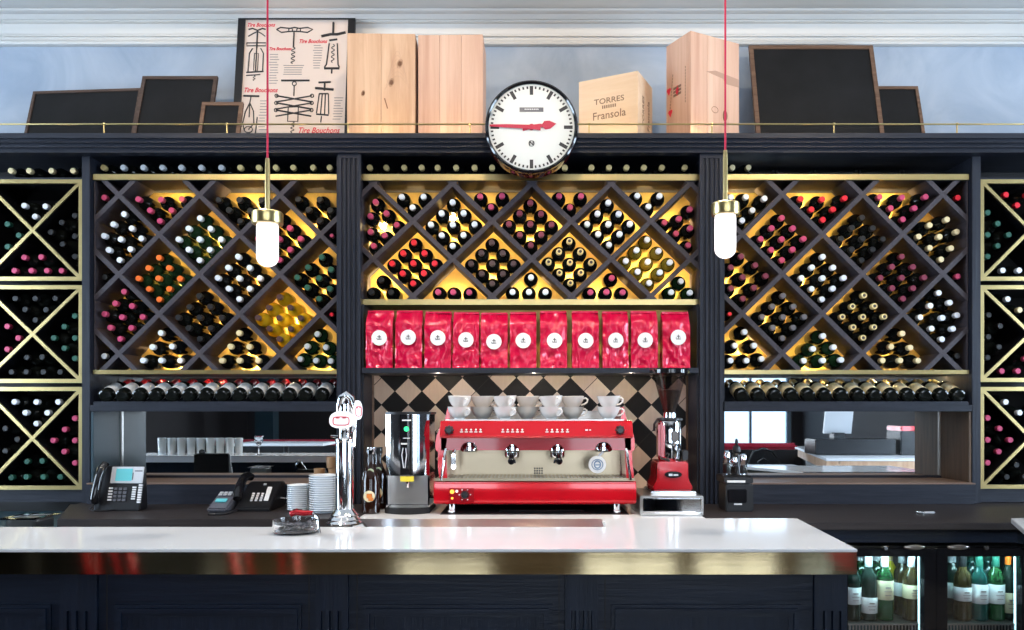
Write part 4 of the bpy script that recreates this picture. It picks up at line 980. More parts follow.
# ================================================================ top shelf: chalkboards, poster, crates
ZT = ZTOP + 0.0006
def board(label, name, cx_px, d_top, d_bot, wtop_px, top_py, fr, frame_m, face_m, yaw=0.0, cat='chalkboard', depth=.018, group=None, extra=None):
    # a framed board leaning back: foot at depth d_bot on the shelf, head at depth d_top
    zt = Z(top_py, d_top); hh = zt - ZT; run = d_top - d_bot
    L = math.hypot(hh, run); tilt = math.atan2(run, hh); w = wtop_px * d_top / F
    xc = X(cx_px, d_top)
    t = bpy.data.objects.new(name, None); C.objects.link(t); t.location = (xc, d_bot, ZT + depth * math.sin(tilt) + .0005); t.rotation_mode = 'XYZ'
    t.rotation_euler = (-tilt, 0, yaw); t.empty_display_size = .05
    tag(t, label, cat, group)
    b = MB(); b.ring(-w / 2, w / 2, 0, L, fr, 0, depth); b.build('frame', frame_m, t, True)
    b = MB(); b.box(-w / 2 + fr, w / 2 - fr, depth * .35, depth * .9, fr, L - fr); f = b.build('writing_surface' if cat == 'chalkboard' else 'print', face_m, t, True)
    return t, w, L
G = 'chalkboards on top of the bar'
board('wide low walnut-framed blank chalkboard, farthest left on top of the bar', 'chalkboard', 85.5, 4.60, 4.48, 113.5, 90.5, .016, 'slate_frame_dark', 'slate', yaw=-.075, group=G)
board('upright walnut-framed blank chalkboard between the wide low one and the smallest one', 'chalkboard', 180, 4.56, 4.40, 75, 77, .020, 'slate_frame_dark', 'slate', group=G)
board('smallest brown-framed blank chalkboard leaning before the corkscrew poster', 'chalkboard', 222.5, 4.36, 4.28, 41, 103, .020, 'slate_frame', 'slate', group=G)
board('largest blank chalkboard with walnut frame, leaning beside the tall stamped crate', 'chalkboard', 811, 4.66, 4.47, 124, 46, .024, 'slate_frame', 'slate', group=G)
board('small walnut-framed blank chalkboard leaning behind the largest one', 'chalkboard', 896, 4.70, 4.56, 44, 87, .018, 'slate_frame', 'slate', group=G)

# poster with corkscrew drawings
t, w, L = board('framed cream poster of black corkscrew drawings with red Tire Bouchons lettering', 'framed_poster', 297, 4.68, 4.55, 117, 13, .042, 'black', 'paper', cat='poster', depth=.022)
fy = .022 * .35 - .0006
sx = w / 117.0; top = L
def q(px, py): return Vector(((px - 297) * sx, fy, L - (py - 14.5) * L / 148))
def Mx(px, py): return Matrix.Translation(q(px, py))
for i, (px, py, s, al) in enumerate(((247, 26.5, .030, 'LEFT'), (270, 50.5, .024, 'LEFT'), (299.5, 43, .030, 'LEFT'), (247, 91.5, .036, 'LEFT'), (302, 131, .044, 'LEFT'))):
    b = MB(); b.text('Tire Bouchons', s * 1.12, Mx(px, py), shear=.35, align='LEFT', bold=.0008, sx=.82); o = b.build('red_lettering', 'ink_red', t, True); 
def stroke(b, pts, r=.0022):
    b.tube([q(x, y) for x, y in pts], r * 1.15, 5)
def helix(b, x, y0, y1, r, n, th=.0022):
    stroke(b, [(x + r * math.sin(i * PI / 3), y0 + (y1 - y0) * i / (n * 6)) for i in range(n * 6 + 1)], th * .8)
def rect(b, x0, y0, x1, y1, r=.0022): stroke(b, [(x0, y0), (x1, y0), (x1, y1), (x0, y1), (x0, y0)], r)
def ell(b, x, y, rx, ry, r=.0022): b.tube([q(x + rx * math.cos(a * PI / 8), y + ry * math.sin(a * PI / 8)) for a in range(16)], r, 5, True)
# screw with a bell frame (upper left)
b = MB(); stroke(b, [(249, 31), (253, 30), (258, 32), (263, 30), (266, 31)], .004); stroke(b, [(249, 38), (254, 35), (258, 33)], .003); stroke(b, [(266, 38), (262, 35), (258, 33)], .003)
stroke(b, [(258, 32), (258, 50)], .004); rect(b, 248, 44.5, 267, 47.5, .003); stroke(b, [(254, 50), (251, 55), (250.5, 73)], .003); stroke(b, [(262, 50), (265, 55), (265, 73)], .003); rect(b, 256, 55, 260, 72); stroke(b, [(258, 50), (258, 73)], .003)
stroke(b, [(249, 74), (266, 73)], .004); stroke(b, [(249, 77), (263, 76)], .003); helix(b, 257, 77, 82, 1.2, 2); b.build('corkscrew_drawing', 'ink', t, True)
# wing-handled screw (upper middle)
b = MB(); stroke(b, [(277, 31), (281, 29), (290, 30), (295, 29), (300, 30), (308, 29), (313, 31), (308, 34), (300, 33), (290, 33), (282, 34), (277, 31)], .0035); ell(b, 291, 31.5, 2, 1.8, .003); ell(b, 299, 31.5, 2, 1.8, .003)
stroke(b, [(294.5, 34), (294.5, 49)], .004); helix(b, 294.5, 49, 65, 2, 4, .003); b.build('corkscrew_drawing', 'ink', t, True)
# cage screw with a thick turned handle (upper right)
b = MB(); stroke(b, [(333.5, 24), (333.5, 36)], .006); stroke(b, [(322, 38), (331, 36), (338, 36), (346, 34)], .007); stroke(b, [(330, 42), (338, 41)], .005); stroke(b, [(330, 45), (328, 66), (326, 69)], .0035); stroke(b, [(338, 45), (339.5, 66), (341, 69)], .0035); stroke(b, [(326, 70), (341, 70)], .006)
helix(b, 334, 46, 64, 1.6, 4, .003); stroke(b, [(333.5, 71), (333.5, 75)], .004); b.build('corkscrew_drawing', 'ink', t, True)
# concertina screw (lower middle)
b = MB(); stroke(b, [(284, 82), (312, 82)], .005); ell(b, 297, 85, 2, 2, .003); stroke(b, [(297, 87), (297, 97)], .003)
for y in (97, 104, 111):
    stroke(b, [(280, y), (315, y + 6)], .0042); stroke(b, [(315, y), (280, y + 6)], .0042); ell(b, 280, y, 1.6, 1.6, .003); ell(b, 315, y, 1.6, 1.6, .003)
rect(b, 292, 108, 302, 122, .003); helix(b, 297, 122, 133, 1.8, 3, .003); b.build('corkscrew_drawing', 'ink', t, True)
# fluted barrel screw (lower right)
b = MB(); stroke(b, [(321, 84), (333, 83.5)], .005); stroke(b, [(327, 84), (327, 92)], .005); stroke(b, [(318, 89.5), (336, 91)], .0065)
stroke(b, [(322, 95), (320, 114)], .003); stroke(b, [(331, 95), (332, 115)], .003); stroke(b, [(325, 95), (324, 115)], .003); stroke(b, [(328, 95), (328, 115)], .003); stroke(b, [(322, 95), (331, 95)], .004); stroke(b, [(320, 115), (332, 116)], .004); stroke(b, [(325, 117), (324.5, 123)], .003); b.build('corkscrew_drawing', 'ink', t, True)
# lever screw (lower left)
b = MB(); stroke(b, [(247.5, 97), (263, 97.5)], .005); stroke(b, [(255, 97), (254, 104), (258, 112), (259, 124), (254, 130)], .003); stroke(b, [(254, 104), (250, 113), (248, 124), (250, 131)], .003); stroke(b, [(254, 104), (254, 118)], .003); stroke(b, [(247, 126), (244.5, 134)], .003); stroke(b, [(262, 118), (261, 134)], .003); ell(b, 254, 130, 4, 3, .003); b.build('corkscrew_drawing', 'ink', t, True)
# blocks of small print, as ruled lines
b = MB(); rr = random.Random(3)
for x0, x1, y0, y1, st in ((271, 281, 56, 87, 2.6), (285, 306, 67, 76, 2.2), (314, 324, 47, 71, 2.5), (263, 272, 102, 132, 2.8), (336, 346, 99, 121, 2.6)):
    b = MB(); y = y0
    while y < y1:
        a, c = q(x0 + rr.uniform(0, 1.5), y), q(x1 - rr.uniform(0, 2.5), y); b.box(a.x, c.x, fy - .0002, fy + .0004, a.z - .0022, a.z + .0022); y += st
    b.build('small_print', 'ink_grey', t, True)

# pine wine crates
def box_crate(label, w, dp, h, near, rz, m, boards=3, group=None):
    # near: world x,y of the near-front-left corner in the crate's own frame origin
    t = thing('wine_crate', label, 'crate', (near[0], near[1], ZT), rz, group)
    e = .012
    for i in range(boards):
        b = MB(); b.box(w * i / boards + .0005, w * (i + 1) / boards - .0005, 0, e, 0, h, .0015, 1); b.build('front_board', m, t, True)
    b = MB(); b.box(0, e, e + .0003, dp - e - .0003, 0, h, .0015, 1); b.build('side_board', m, t, True)
    b = MB(); b.box(w - e, w, e + .0003, dp - e - .0003, 0, h, .0015, 1); b.build('side_board', m, t, True)
    b = MB(); b.box(0, w, dp - e, dp, 0, h, .0015, 1); b.build('back_board', m, t, True)
    b = MB(); b.box(e, w - e, e + .0003, dp - e - .0003, 0, e); b.box(e, w - e, e + .0003, dp - e - .0003, h - e, h); b.build('end_boards', m, t, True)
    return t
dA = 4.24
hA = Z(33, dA) - ZT
t = box_crate('knotty pine wine crate standing beside the corkscrew poster', (415 - 347) * dA / F, .22, hA, (X(347, dA), dA), .03, 'crate', 2, 'upright wine crates')
b = MB()
for x, z, r, ang in ((.28, hA - .16, .017, .5), (.235, hA - .26, .016, 0), (.085, hA - .32, .011, 1.2)):
    for k, rr_ in enumerate((1.0, 0.72, .45, .2)):
        b.tube([(x + r * rr_ * .8 * math.cos(a * PI / 9) + r * .3 * rr_ * math.sin(a * PI / 9), -.0001, z + r * rr_ * 1.35 * math.sin(a * PI / 9)) for a in range(18)], (.0009, .0011, .003, .0035)[k], 5, True)
b.prism([(.196, hA - .345), (.202, hA - .345), (.218, hA - .40), (.212, hA - .40)], -.0005, .0005); b.build('wood_knot', 'knot', t, True)
b = MB()
for k in range(7): b.tube([(.20 + .012 * k * .5 + u * .135 / 10 * (1 - k * .09), -.0001, hA - .30 + .022 * k + .075 * math.sin(u * PI / 10)) for u in range(11)], .0007, 4)
b.build('wood_grain_arches', 'stain', t, True)
b = MB(); b.box(.002, .30, -.0008, .0, .035, .037); b.box(.05, .33, -.001, .0, .055, .058); b.build('groove_line', 'ink_brown', t, True)
dB = 4.26; hB = Z(35, dB) - ZT
t = box_crate('plain pine wine crate standing between the knotty crate and the clock', (482 - 417) * dB / F, .24, hB, (X(418, dB), dB), -.02, 'crate_pink', 3, 'upright wine crates')
# squat pale crate, turned on the shelf
dT = 4.24; cxT, cyT = X(638, dT), dT; hT = Z(70.5, dT) - ZT
aT = math.radians(26)
wT = .34; dpT = .26
# near corner is the right end of the long face
x0 = cxT - wT * math.cos(aT); y0 = cyT + wT * math.sin(aT)
t = box_crate('squat pale wine crate lettered TORRES and Fransola beside the clock', wT, dpT, hT, (x0, y0), -aT, 'crate_pale', 1)
zT = lambda py: Z(py, 4.28) - ZT
def onface(x, z): return Matrix.Translation((x, -.0004, z))
b = MB(); b.text('TORRES', .042, onface(wT * .52, zT(98)), bold=.0004, sx=1.15)
for k in range(7): b.box(wT * .52 - .04 + k * .012, wT * .52 - .033 + k * .012, -.0006, 0, zT(105.5), zT(102.3))
b.build('lettering', 'ink_brown', t, True)
b = MB(); b.text('Fransola', .060, onface(wT * .52, zT(112.5)), bold=.0003, sx=.95); b.build('lettering', 'ink_brown', t, True)
ms = Matrix.Translation((wT + .0004, dpT * .36, zT(108))) @ Matrix.Rotation(PI / 2, 4, 'Z') @ Matrix.Rotation(-PI / 2, 4, 'Y')
b = MB(); b.text('TORRES', .040, ms, bold=.0003, sx=1.15); b.text('Fransola', .05, Matrix.Translation((wT + .0004, dpT * .72, zT(108))) @ Matrix.Rotation(PI / 2, 4, 'Z') @ Matrix.Rotation(-PI / 2, 4, 'Y')); b.build('side_lettering', 'ink_brown', t, True)
# tall crate with red stamps, turned corner forward
dC = 4.21; aC = math.radians(62)
cxC, cyC = X(690.5, dC), dC; hC = Z(30.5, dC) - ZT
wl = .21; wr = .335   # left face, right face
# frame: front face of the crate = right face; near corner at its left end
t = box_crate('tall pine wine crate with red and black stamps beside the largest chalkboard', wr, wl, hC, (cxC, cyC), math.radians(27), 'crate_pink', 3, None)
zC = lambda py: Z(py, 4.26) - ZT
def onside(y, z, rot=0): return Matrix.Translation((-.0005, y, z)) @ Matrix.Rotation(-PI / 2, 4, 'Z') @ Matrix.Rotation(rot, 4, 'Y')
b = MB()
def sidebox(b, y, z, w, h, rot=0): b.box(-w / 2, w / 2, -.0006, .0004, -h / 2, h / 2, mtx=onside(y, z, rot))
for i in range(9): sidebox(b, .090 + (i % 3) * .022, zC(87) + (i // 3 - 1) * .019, .0225, .013)
b.build('black_stamp', 'ink_brown', t, True); b = MB()
for i in range(12): sidebox(b, .175 - i * .0022, zC(104) + i * .017, .004, .012, .12)
b.build('stamp_lettering', 'ink_brown', t, True); b = MB()
for i in range(12): sidebox(b, .042, zC(102) + i * .0165, .004, .011, 0)
b.build('stamp_lettering', 'ink_brown', t, True)
b = MB(); sidebox(b, .112, zC(87), .030, .030, .8); sidebox(b, .112, zC(87), .012, .055)
for y, z in ((.185, zC(83)), (.172, zC(106))):
    for dy in (-.008, .008): b.lathe([(0, 0), (.010, 0), (.010, .001), (0, .001)], 12, mtx=onside(y + dy, z + .006) @ Matrix.Rotation(PI / 2, 4, 'X'))
    b.prism([(-.018, .006), (.018, .006), (0, -.024)], -.0006, .0004, mtx=onside(y, z))
b.build('red_stamp', 'ink_red', t, True)
b = MB(); b.prism([(.105, zC(71.5)), (.17, zC(68.5)), (wr - .002, zC(72)), (wr - .002, zC(80)), (.235, zC(79.5)), (.225, zC(75))], -.0005, .0004); b.build('wood_stain', 'stain', t, True)
b = MB()
for x, z, r in ((.165, zC(108), .022), (.235, zC(112), .020)):
    b.tube([(x + r * (1.0 if r > .021 else .55) * math.cos(a * PI / 9), -.0002, z + r * (.75 if r > .021 else 1.3) * math.sin(a * PI / 9)) for a in range(18)], .0014 if r > .021 else .005, 5, True)
b.build('wood_knot', 'knot', t, True)

# ================================================================ brass gallery rail
t = thing('gallery_rail', 'thin brass rail on little posts along the top shelf edge', 'rail', (0, 4.10, ZTOP))
b = MB(); b.tube([(-3.5, 4.10, Z(124.2, 4.1)), (3.5, 4.10, Z(124.2, 4.1))], .0045, 8); b.build('rail_rod', 'brass', t)
for px in (-15, 104, 227, 348, 470, 589, 712, 834, 957, 1078):
    b = MB(); x = X(px, 4.1); b.lathe([(.008, ZTOP + .0006), (.008, ZTOP + .004), (.004, ZTOP + .006), (.004, Z(124.2, 4.1) - .006), (.0075, Z(124.2, 4.1) - .002), (.0075, Z(124.2, 4.1) + .005), (0, Z(124.2, 4.1) + .009)], 12, (x, 4.10, 0)); b.build('rail_post', 'brass', t)

# ================================================================ wall clock
d = 3.93; cx, cz = X(531.5, d), Z(127, d); R = 46.3 * d / F
t = thing('wall_clock', 'large round white clock with red hands hanging before the top shelf', 'clock', (cx, 4.05, cz - R))
def CL(prof, m, nm, par=None, n=64, loop=False): b = MB(); b.lathe(prof, n, (cx, d, cz), 'y', loop=loop); return b.build(nm, m, par or t, sharp=30)
CL([(R * .93, -.004), (R * .965, -.012), (R, -.006), (R, .015), (R * .985, .03), (R * .95, .012), (R * .93, .012)], 'black_gloss', 'bezel', loop=True)
CL([(0, .0305), (R * .985, .0305), (R * .99, .05), (R * .985, .10), (R * .90, .115), (0, .115)], 'clock_case', 'case')
face = CL([(0, .004), (R * .935, .004), (R * .935, .0045), (0, .0045)], 'clock_white', 'face')
yf = d + .0035
for k in range(60):
    b = MB(); major = k % 5 == 0; a = k * PI / 30
    r0, r1, w = (R * .70, R * .89, .0085) if major else (R * .83, R * .885, .0042)
    b.box(-w, w, yf - .001, yf, r0, r1, mtx=Matrix.Translation((cx, 0, cz)) @ Matrix.Rotation(a, 4, 'Y') )
    b.build('hour_bar' if major else 'minute_tick', 'ink', face)
b = MB(); b.box(cx - 12 * d / F, cx + 12 * d / F, yf - .001, yf, Z(111.7, d), Z(107.2, d)); pl = b.build('name_plate', 'key_dark', face)
b = MB()
for k in range(8): b.box(cx - .034 + k * .009, cx - .0285 + k * .009, yf - .0016, yf - .0008, cz + R * .375, cz + R * .40)
b.build('plate_lettering', 'silver_plastic', pl)
b = MB(); b.text('N', .030, Matrix.Translation((cx, yf - .0006, cz - R * .35)), bold=.0008); b.tube([(cx + .014 * math.cos(a * PI / 8), yf - .0004, cz - R * .35 + .014 * math.sin(a * PI / 8)) for a in range(16)], .0012, 5, True); b.build('face_emblem', 'ink', face)
def hand(nm, pts, ang, y):
    b = MB(); b.prism(pts, y - .0015, y, mtx=Matrix.Translation((cx, 0, cz)) @ Matrix.Rotation(ang, 4, 'Y')); b.build(nm, 'clock_red', t)
r = R
hand('minute_hand', [(-.017, -.045), (.017, -.045), (.010, .0), (.0085, r * .55), (.004, r * .905), (-.004, r * .905), (-.0085, r * .55), (-.010, 0)], math.radians(-88.0), yf - .006)
hand('hour_hand', [(-.014, -.045), (.014, -.045), (.008, 0), (.008, r * .24), (.021, r * .29), (.020, r * .40), (0, r * .54), (-.020, r * .40), (-.021, r * .29), (-.008, r * .24), (-.008, 0)], math.radians(82.5), yf - .003)
b = MB(); b.lathe([(0, -.011), (.014, -.010), (.015, 0)], 20, (cx, yf, cz), 'y'); b.build('hand_boss', 'clock_red', t)
b = MB(); b.box(cx - .05, cx + .05, d + .1155, 4.049, cz - .06, cz + .02); b.build('wall_bracket', 'black', t)

# ================================================================ pendant lamps
def pendant(px, d, y_st, y_cap0, y_cap1, y_bot, wc, wg, label):
    t = thing('pendant_lamp', label, 'pendant lamp', (X(px, d), d, Z(y_bot, d)), group=None)
    x = X(px, d); z = lambda py: Z(py, d); rc = wc / 2 * d / F; rg = wg / 2 * d / F
    b = MB(); b.tube([(x, d, z(y_st)), (x, d, RZ - .03)], .0032, 8); b.build('cord', 'red_cord', t)
    b = MB(); b.lathe([(0, RZ - .001), (.05, RZ - .001), (.05, RZ - .02), (.02, RZ - .032), (0, RZ - .032)], 24, (x, d, 0)); b.build('ceiling_rose', 'brass', t)
    b = MB(); b.lathe([(0, z(y_st) + .002), (.006, z(y_st)), (.0075, z(y_st) - .03), (.0075, z(y_cap0))], 14, (x, d, 0)); b.build('stem', 'brass', t)
    b = MB(); b.lathe([(0, z(y_cap0) + .002), (rc * .92, z(y_cap0) + .001), (rc, z(y_cap0) - .003), (rc, z(y_cap1) + .004), (rc * .96, z(y_cap1)), (rg * 1.02, z(y_cap1)), (rg * 1.02, z(y_cap1) + .006)], 32, (x, d, 0)); b.build('brass_cap', 'brass', t)
    zb_ = z(y_bot); n = 10
    pr = [(rg * .96, z(y_cap1) - .0005), (rg, z(y_cap1) - .01)] + [(rg * math.cos(i * PI / 2 / n), zb_ + rg * .92 - rg * .92 * math.sin(i * PI / 2 / n)) for i in range(n)] + [(0, zb_)]
    b = MB(); b.lathe(pr, 32, (x, d, 0)); b.build('glass_shade', 'frost', t)
pendant(267.5, 2.38, 158.5, 212.5, 224.5, 267, 30.5, 21.5, 'frosted glass pendant lamp on a red cord before the left diamond rack')
pendant(725.3, 2.45, 150.5, 203.5, 215.5, 258.5, 28, 21, 'frosted glass pendant lamp on a red cord before the grinder pilaster')
# ================================================================ phones
def desk_phone():
    d = 3.88
    t = thing('desk_phone', 'large black desk phone with silver panel and lit blue screen, nearest the left post', 'phone', (X(121, d), d, ZC))
    x0, x1 = X(106, d), X(143.5, d); zt = Z(466, d); tilt = math.radians(30)
    # body: sloped slab standing on its lower edge
    z0 = ZC + .001; h = zt - z0
    pr = [(3.84, z0), (3.845, z0 + .02), (3.845 + h * .25, z0 + h), (3.86 + h * .25, z0 + h), (3.925, z0 + .02), (3.925, z0)]
    b = MB(); b.prism(pr, X(97.5, d), x1, 'x', bv=.006); b.build('phone_body', 'black', t)
    def fp(px, py, o=.0): # point on the sloped face
        z = Z(py, d); return X(px, d), 3.845 + (z - z0 - .02) * .25 * h / (h - .02) - o, z
    M4 = Matrix.Rotation(-math.atan2(.25 * h, h - .02), 4, 'X')
    def plate(b, pa, pb, pya, pyb, th=.003, bv=.0):
        x, y, z = fp((pa + pb) / 2, (pya + pyb) / 2, .002); w = (pb - pa) * d / F; hh = abs(pyb - pya) * d / F * math.hypot(1, .25 * h / (h - .02))
        b.box(-w / 2, w / 2, -th, .003, -hh / 2, hh / 2, bv, mtx=Matrix.Translation((x, y, z)) @ M4)
    b = MB(); plate(b, 111, 143.2, 467, 483.2, .004, .002); sp = b.build('silver_panel', 'silver_plastic', t)
    b = MB(); plate(b, 116, 132.2, 469, 481, .006); b.build('screen', 'lcd', sp)
    b = MB(); plate(b, 134.5, 142, 470.8, 471.8, .0055); plate(b, 132.6, 133.4, 473, 480, .0055); b.build('printed_marks', 'key_dark', sp)
    b = MB()
    for i in range(3):
        for j in range(4): plate(b, 116 + i * 4.6, 119 + i * 4.6, 487.4 + j * 3.6, 489.6 + j * 3.6, .004)
    b.build('number_keys', 'key_dark', t)
    b = MB()
    for j in range(5): plate(b, 110.6, 114.4, 487.2 + j * 2.8, 488.8 + j * 2.8, .004)
    for j in range(6): plate(b, 134, 137.6, 486.5 + j * 2.2, 487.9 + j * 2.2, .004)
    for j in range(8): plate(b, 140, 143.6, 484.2 + j * 2.35, 485.8 + j * 2.35, .004)
    b.build('line_keys', 'key', t)
    b = MB(); hx = X(103, d)
    pts = [fp(100.5, 501, .012), fp(100.5, 497, .030), fp(101.5, 488, .038), fp(102.5, 478, .040), fp(104, 469, .034), fp(105.5, 463.5, .018)]
    b.tube(pts, [.018, .023, .021, .020, .022, .017], 14); b.build('handset', 'black_gloss', t)
    b = MB(); p = fp(101, 502, .012); b.tube([p, (p[0] - .02, p[1] - .02, ZC + .012), (p[0] + .0, p[1] - .03, ZC + .006), (p[0] + .06, p[1] - .02, ZC + .006), (p[0] + .1, 3.90, ZC + .006)], .004, 8); b.build('handset_cord', 'black', t)
desk_phone()
d = 3.84
t = thing('desk_phone', 'low black desk phone with white label strip, before the sill beside the plates', 'phone', (X(256, d), d, ZC))
x0, x1 = X(236, d), X(277, d); zf = ZC + .001; yb = 4.02; hb = Z(482.5, 4.0) - ZC
b = MB(); pr = [(3.82, zf), (3.82, zf + .018), (yb, zf + hb), (yb + .05, zf + hb), (yb + .05, zf)]
sk = lambda b, x, y, z: (x, y, z)
b.prism(pr, x0, X(275, 3.9), 'x', bv=.005); b.build('phone_body', 'black', t)
def fp2(px, py):
    # where the sight line meets the sloped face
    sl = (hb - .018) / (yb - 3.82)
    k = (H - (zf + .018) + 3.82 * sl) / ((py - VY) / F + sl); return Vector((X(px, k), k - .001, Z(py, k) + .001))
def quad(b, pts, th=.003):
    v = [fp2(*p) for p in pts]; n = Vector((0, -.42, 1)).normalized() * th
    b._add([*v, *[p + n for p in v]], [(0, 1, 2, 3), (7, 6, 5, 4), (0, 4, 5, 1), (1, 5, 6, 2), (2, 6, 7, 3), (3, 7, 4, 0)])
b = MB(); quad(b, [(263.8, 501), (268.2, 501), (272.5, 487.5), (268, 487.5)]); b.build('label_strip', 'label_white', t)
b = MB()
for i in range(3):
    for j in range(4):
        a, y = 250 + i * 4.6 + (3 - j) * .8, 493.4 + j * 2.2; quad(b, [(a, y + 1.4), (a + 2.6, y + 1.4), (a + 3, y), (a + .4, y)])
b.build('number_keys', 'key', t)
b = MB(); quad(b, [(263.5, 485.5), (266.5, 485.5), (267, 484), (264, 484)]); b.build('logo_plate', 'silver_plastic', t)
b = MB(); pts = [fp2(238, 503) + Vector((0, -.01, .02)), fp2(239, 499) + Vector((0, -.01, .035)), fp2(241.5, 493) + Vector((0, -.01, .045)), fp2(244.5, 487) + Vector((0, -.01, .045)), fp2(248, 483) + Vector((0, 0, .035)), fp2(251, 481.5) + Vector((0, .01, .02))]
b.tube(pts, [.020, .024, .021, .021, .024, .019], 14); b.build('handset', 'black_gloss', t)
b = MB(); b.tube([(X(237, 3.8), 3.80, ZC + .012), (X(228, 3.72), 3.72, ZC + .006), (X(215, 3.68), 3.68, ZC + .006), (X(209, 3.68), 3.68, ZC + .006), (X(214, 3.70), 3.70, ZC + .006)], .006, 8); b.build('handset_cord', 'black', t)
b = MB(); b.tube([(X(275, 3.98), 3.98, ZC + .05), (X(281, 3.98), 3.99, ZC + .048), (X(288, 4.0), 4.02, ZC + .04)], .003, 6); b.build('line_cable', 'silver_plastic', t)
t = thing('card_terminal', 'small grey handheld terminal lying beside the low black desk phone', 'card terminal', (X(222, 3.84), 3.84, ZC), .1)
b = MB(); pr = [(3.78, ZC + .001), (3.77, ZC + .02), (3.93, ZC + .085), (3.95, ZC + .075), (3.95, ZC + .001)]
b.prism(pr, X(212, 3.84), X(232, 3.84), 'x', bv=.008); b.build('case', 'key_dark', t)
b = MB(); b.box(-.026, .026, -.004, .001, -.038, -.012, mtx=Matrix.Translation((X(222, 3.84), 3.855, ZC + .062)) @ Matrix.Rotation(-1.15, 4, 'X')); b.build('screen', 'lcd', t)
b = MB()
for i in range(3):
    for j in range(2): b.box(-.03 + i * .022, -.014 + i * .022, -.004, .001, .006 + j * .018, .018 + j * .018, mtx=Matrix.Translation((X(222, 3.84), 3.868, ZC + .070)) @ Matrix.Rotation(-1.15, 4, 'X'))
b.build('keys', 'silver_plastic', t)

# ================================================================ plates, brown tumblers
def plate_proto(r, name, m):
    b = MB(); b.lathe([(0, .004), (r * .58, .003), (r * .60, 0), (r * .64, 0), (r * .66, .004), (r * .98, .0125), (r, .0145), (r * .985, .0165), (r * .66, .0085), (0, .0065)], 40); return b.build(name, m)
def stack(px, d, r, n, pitch, words_, group):
    pr = None
    for k in range(n):
        o = pr = plate_proto(r, 'side_plate' if r < .075 else 'dinner_plate', 'plate') if pr is None else dup(pr)
        o.location = (X(px, d) + random.uniform(-.0012, .0012), d, ZC + .0005 + k * pitch)
        tag(o, '%s, %s' % (words_, 'bottom' if k == 0 else 'topmost' if k == n - 1 else '%s from bottom' % ORD20[k]), 'plate', group)
ORD20 = ['first', 'second', 'third', 'fourth', 'fifth', 'sixth', 'seventh', 'eighth', 'ninth', 'tenth', 'eleventh', 'twelfth', 'thirteenth', 'fourteenth', 'fifteenth', 'sixteenth', 'seventeenth', 'eighteenth']
stack(298.3, 3.82, .052, 13, .0095, 'small white plate in the lower stack by the phone', 'small white plates')
stack(323.8, 3.80, .0695, 16, .0108, 'white plate in the taller stack behind the beer tap', 'large white plates')
tb_ = None
ZS = Z(481, 4.13) + .0006
for k, (px, d, lv) in enumerate(((321, 4.20, 0), (334, 4.20, 0), (332, 4.20, 1))):
    if tb_ is None:
        b = MB(); b.lathe([(0, 0), (.024, 0), (.027, .003), (.030, .058), (.0285, .060), (.026, .010), (0, .008)], 24); tb_ = o = b.build('clay_tumbler', 'brown_tumbler')
    else: o = dup(tb_)
    o.location = (X(px, d), d, ZS + .061 * lv if lv == 0 else ZS + .061)
    if k == 0: o.location.x = X(319.5, d)
    tag(o, ['brown clay tumbler on the sill, farther from the beer tap', 'brown clay tumbler on the sill, close to the beer tap, under another', 'brown clay tumbler stacked on another one beside the beer tap'][k], 'tumbler', 'brown clay tumblers')
t = thing('steel_shaker', 'dark steel shaker standing between the plates and the beer tap', 'shaker', (X(341, 3.86), 3.86, ZC))
b = MB(); b.lathe([(0, .001), (.028, .001), (.032, .005), (.040, .15), (.041, .152), (.038, .150), (.03, .01), (0, .008)], 28, (X(343, 3.86), 3.86, ZC)); b.build('shaker_body', 'steel', t)

# ================================================================ receipt printer with cruets on it
d = 3.82; xa, xb = X(725.5, d), X(753, d)
t = thing('receipt_printer', 'black receipt printer on the worktop beside the grinder pilaster', 'printer', ((xa + xb) / 2, 3.9, ZC))
zt = Z(476, d)
b = MB(); b.box(xa, xb, 3.81, 3.96, ZC + .001, Z(484, d), .006); b.build('lower_case', 'black', t)
b = MB(); b.prism([(3.82, Z(483.6, d)), (3.825, Z(478, d)), (3.86, zt), (3.99, zt), (3.99, Z(483.6, d))], xa - .004, xb + .002, 'x', bv=.004); b.build('lid', 'black', t)
b = MB(); b.box(X(727, d), X(746, d), 3.803, 3.811, Z(502.5, d), Z(489, d), .004); b.build('front_hatch', 'black_gloss', t)
b = MB(); b.box(X(727, d), X(745, d), 3.815, 3.822, Z(482.6, d), Z(480.4, d)); b.build('paper_slip', 'label_white', t)
b = MB(); b.box(X(733, d), X(741, d), 3.8015, 3.804, Z(504.5, d) , Z(503, d)); b.build('logo_plate', 'silver_plastic', t)
def cruet(px, y, r, h, lab, top, kind='cruet'):
    t = thing(kind, lab, kind.split('_')[-1], (X(px, y), y, zt + .0006), group=None)
    if kind == 'pepper_mill':
        b = MB(); b.lathe([(0, 0), (r, 0), (r, .02), (r * .7, .05), (r * .85, .09), (r * .6, .10)], 20); b.build('mill_body', top, t, True)
        b = MB(); b.lathe([(r * .6, .1005), (r * .95, .11), (r * .8, .135), (r * .25, .145), (r * .4, .155), (r * .25, h - .004), (0, h)], 20); b.build('mill_head', 'black', t, True)
    else:
        b = MB(); b.lathe([(0, .001), (r * .95, 0), (r, .004), (r, h * .62), (r * .7, h * .7), (0, h * .7)], 20); b.build('glass_body', 'glass', t, True)
        b = MB(); b.lathe([(0, .0045), (r * .88, .005), (r * .88, h * .45), (0, h * .46)], 18); b.build('contents', 'label_white' if top == 'chrome' else 'beans', t, True)
        b = MB(); b.lathe([(r * .80, h * .702), (r * .85, h * .9), (r * .6, h), (0, h)], 20); b.build('screw_top', 'chrome', t, True)
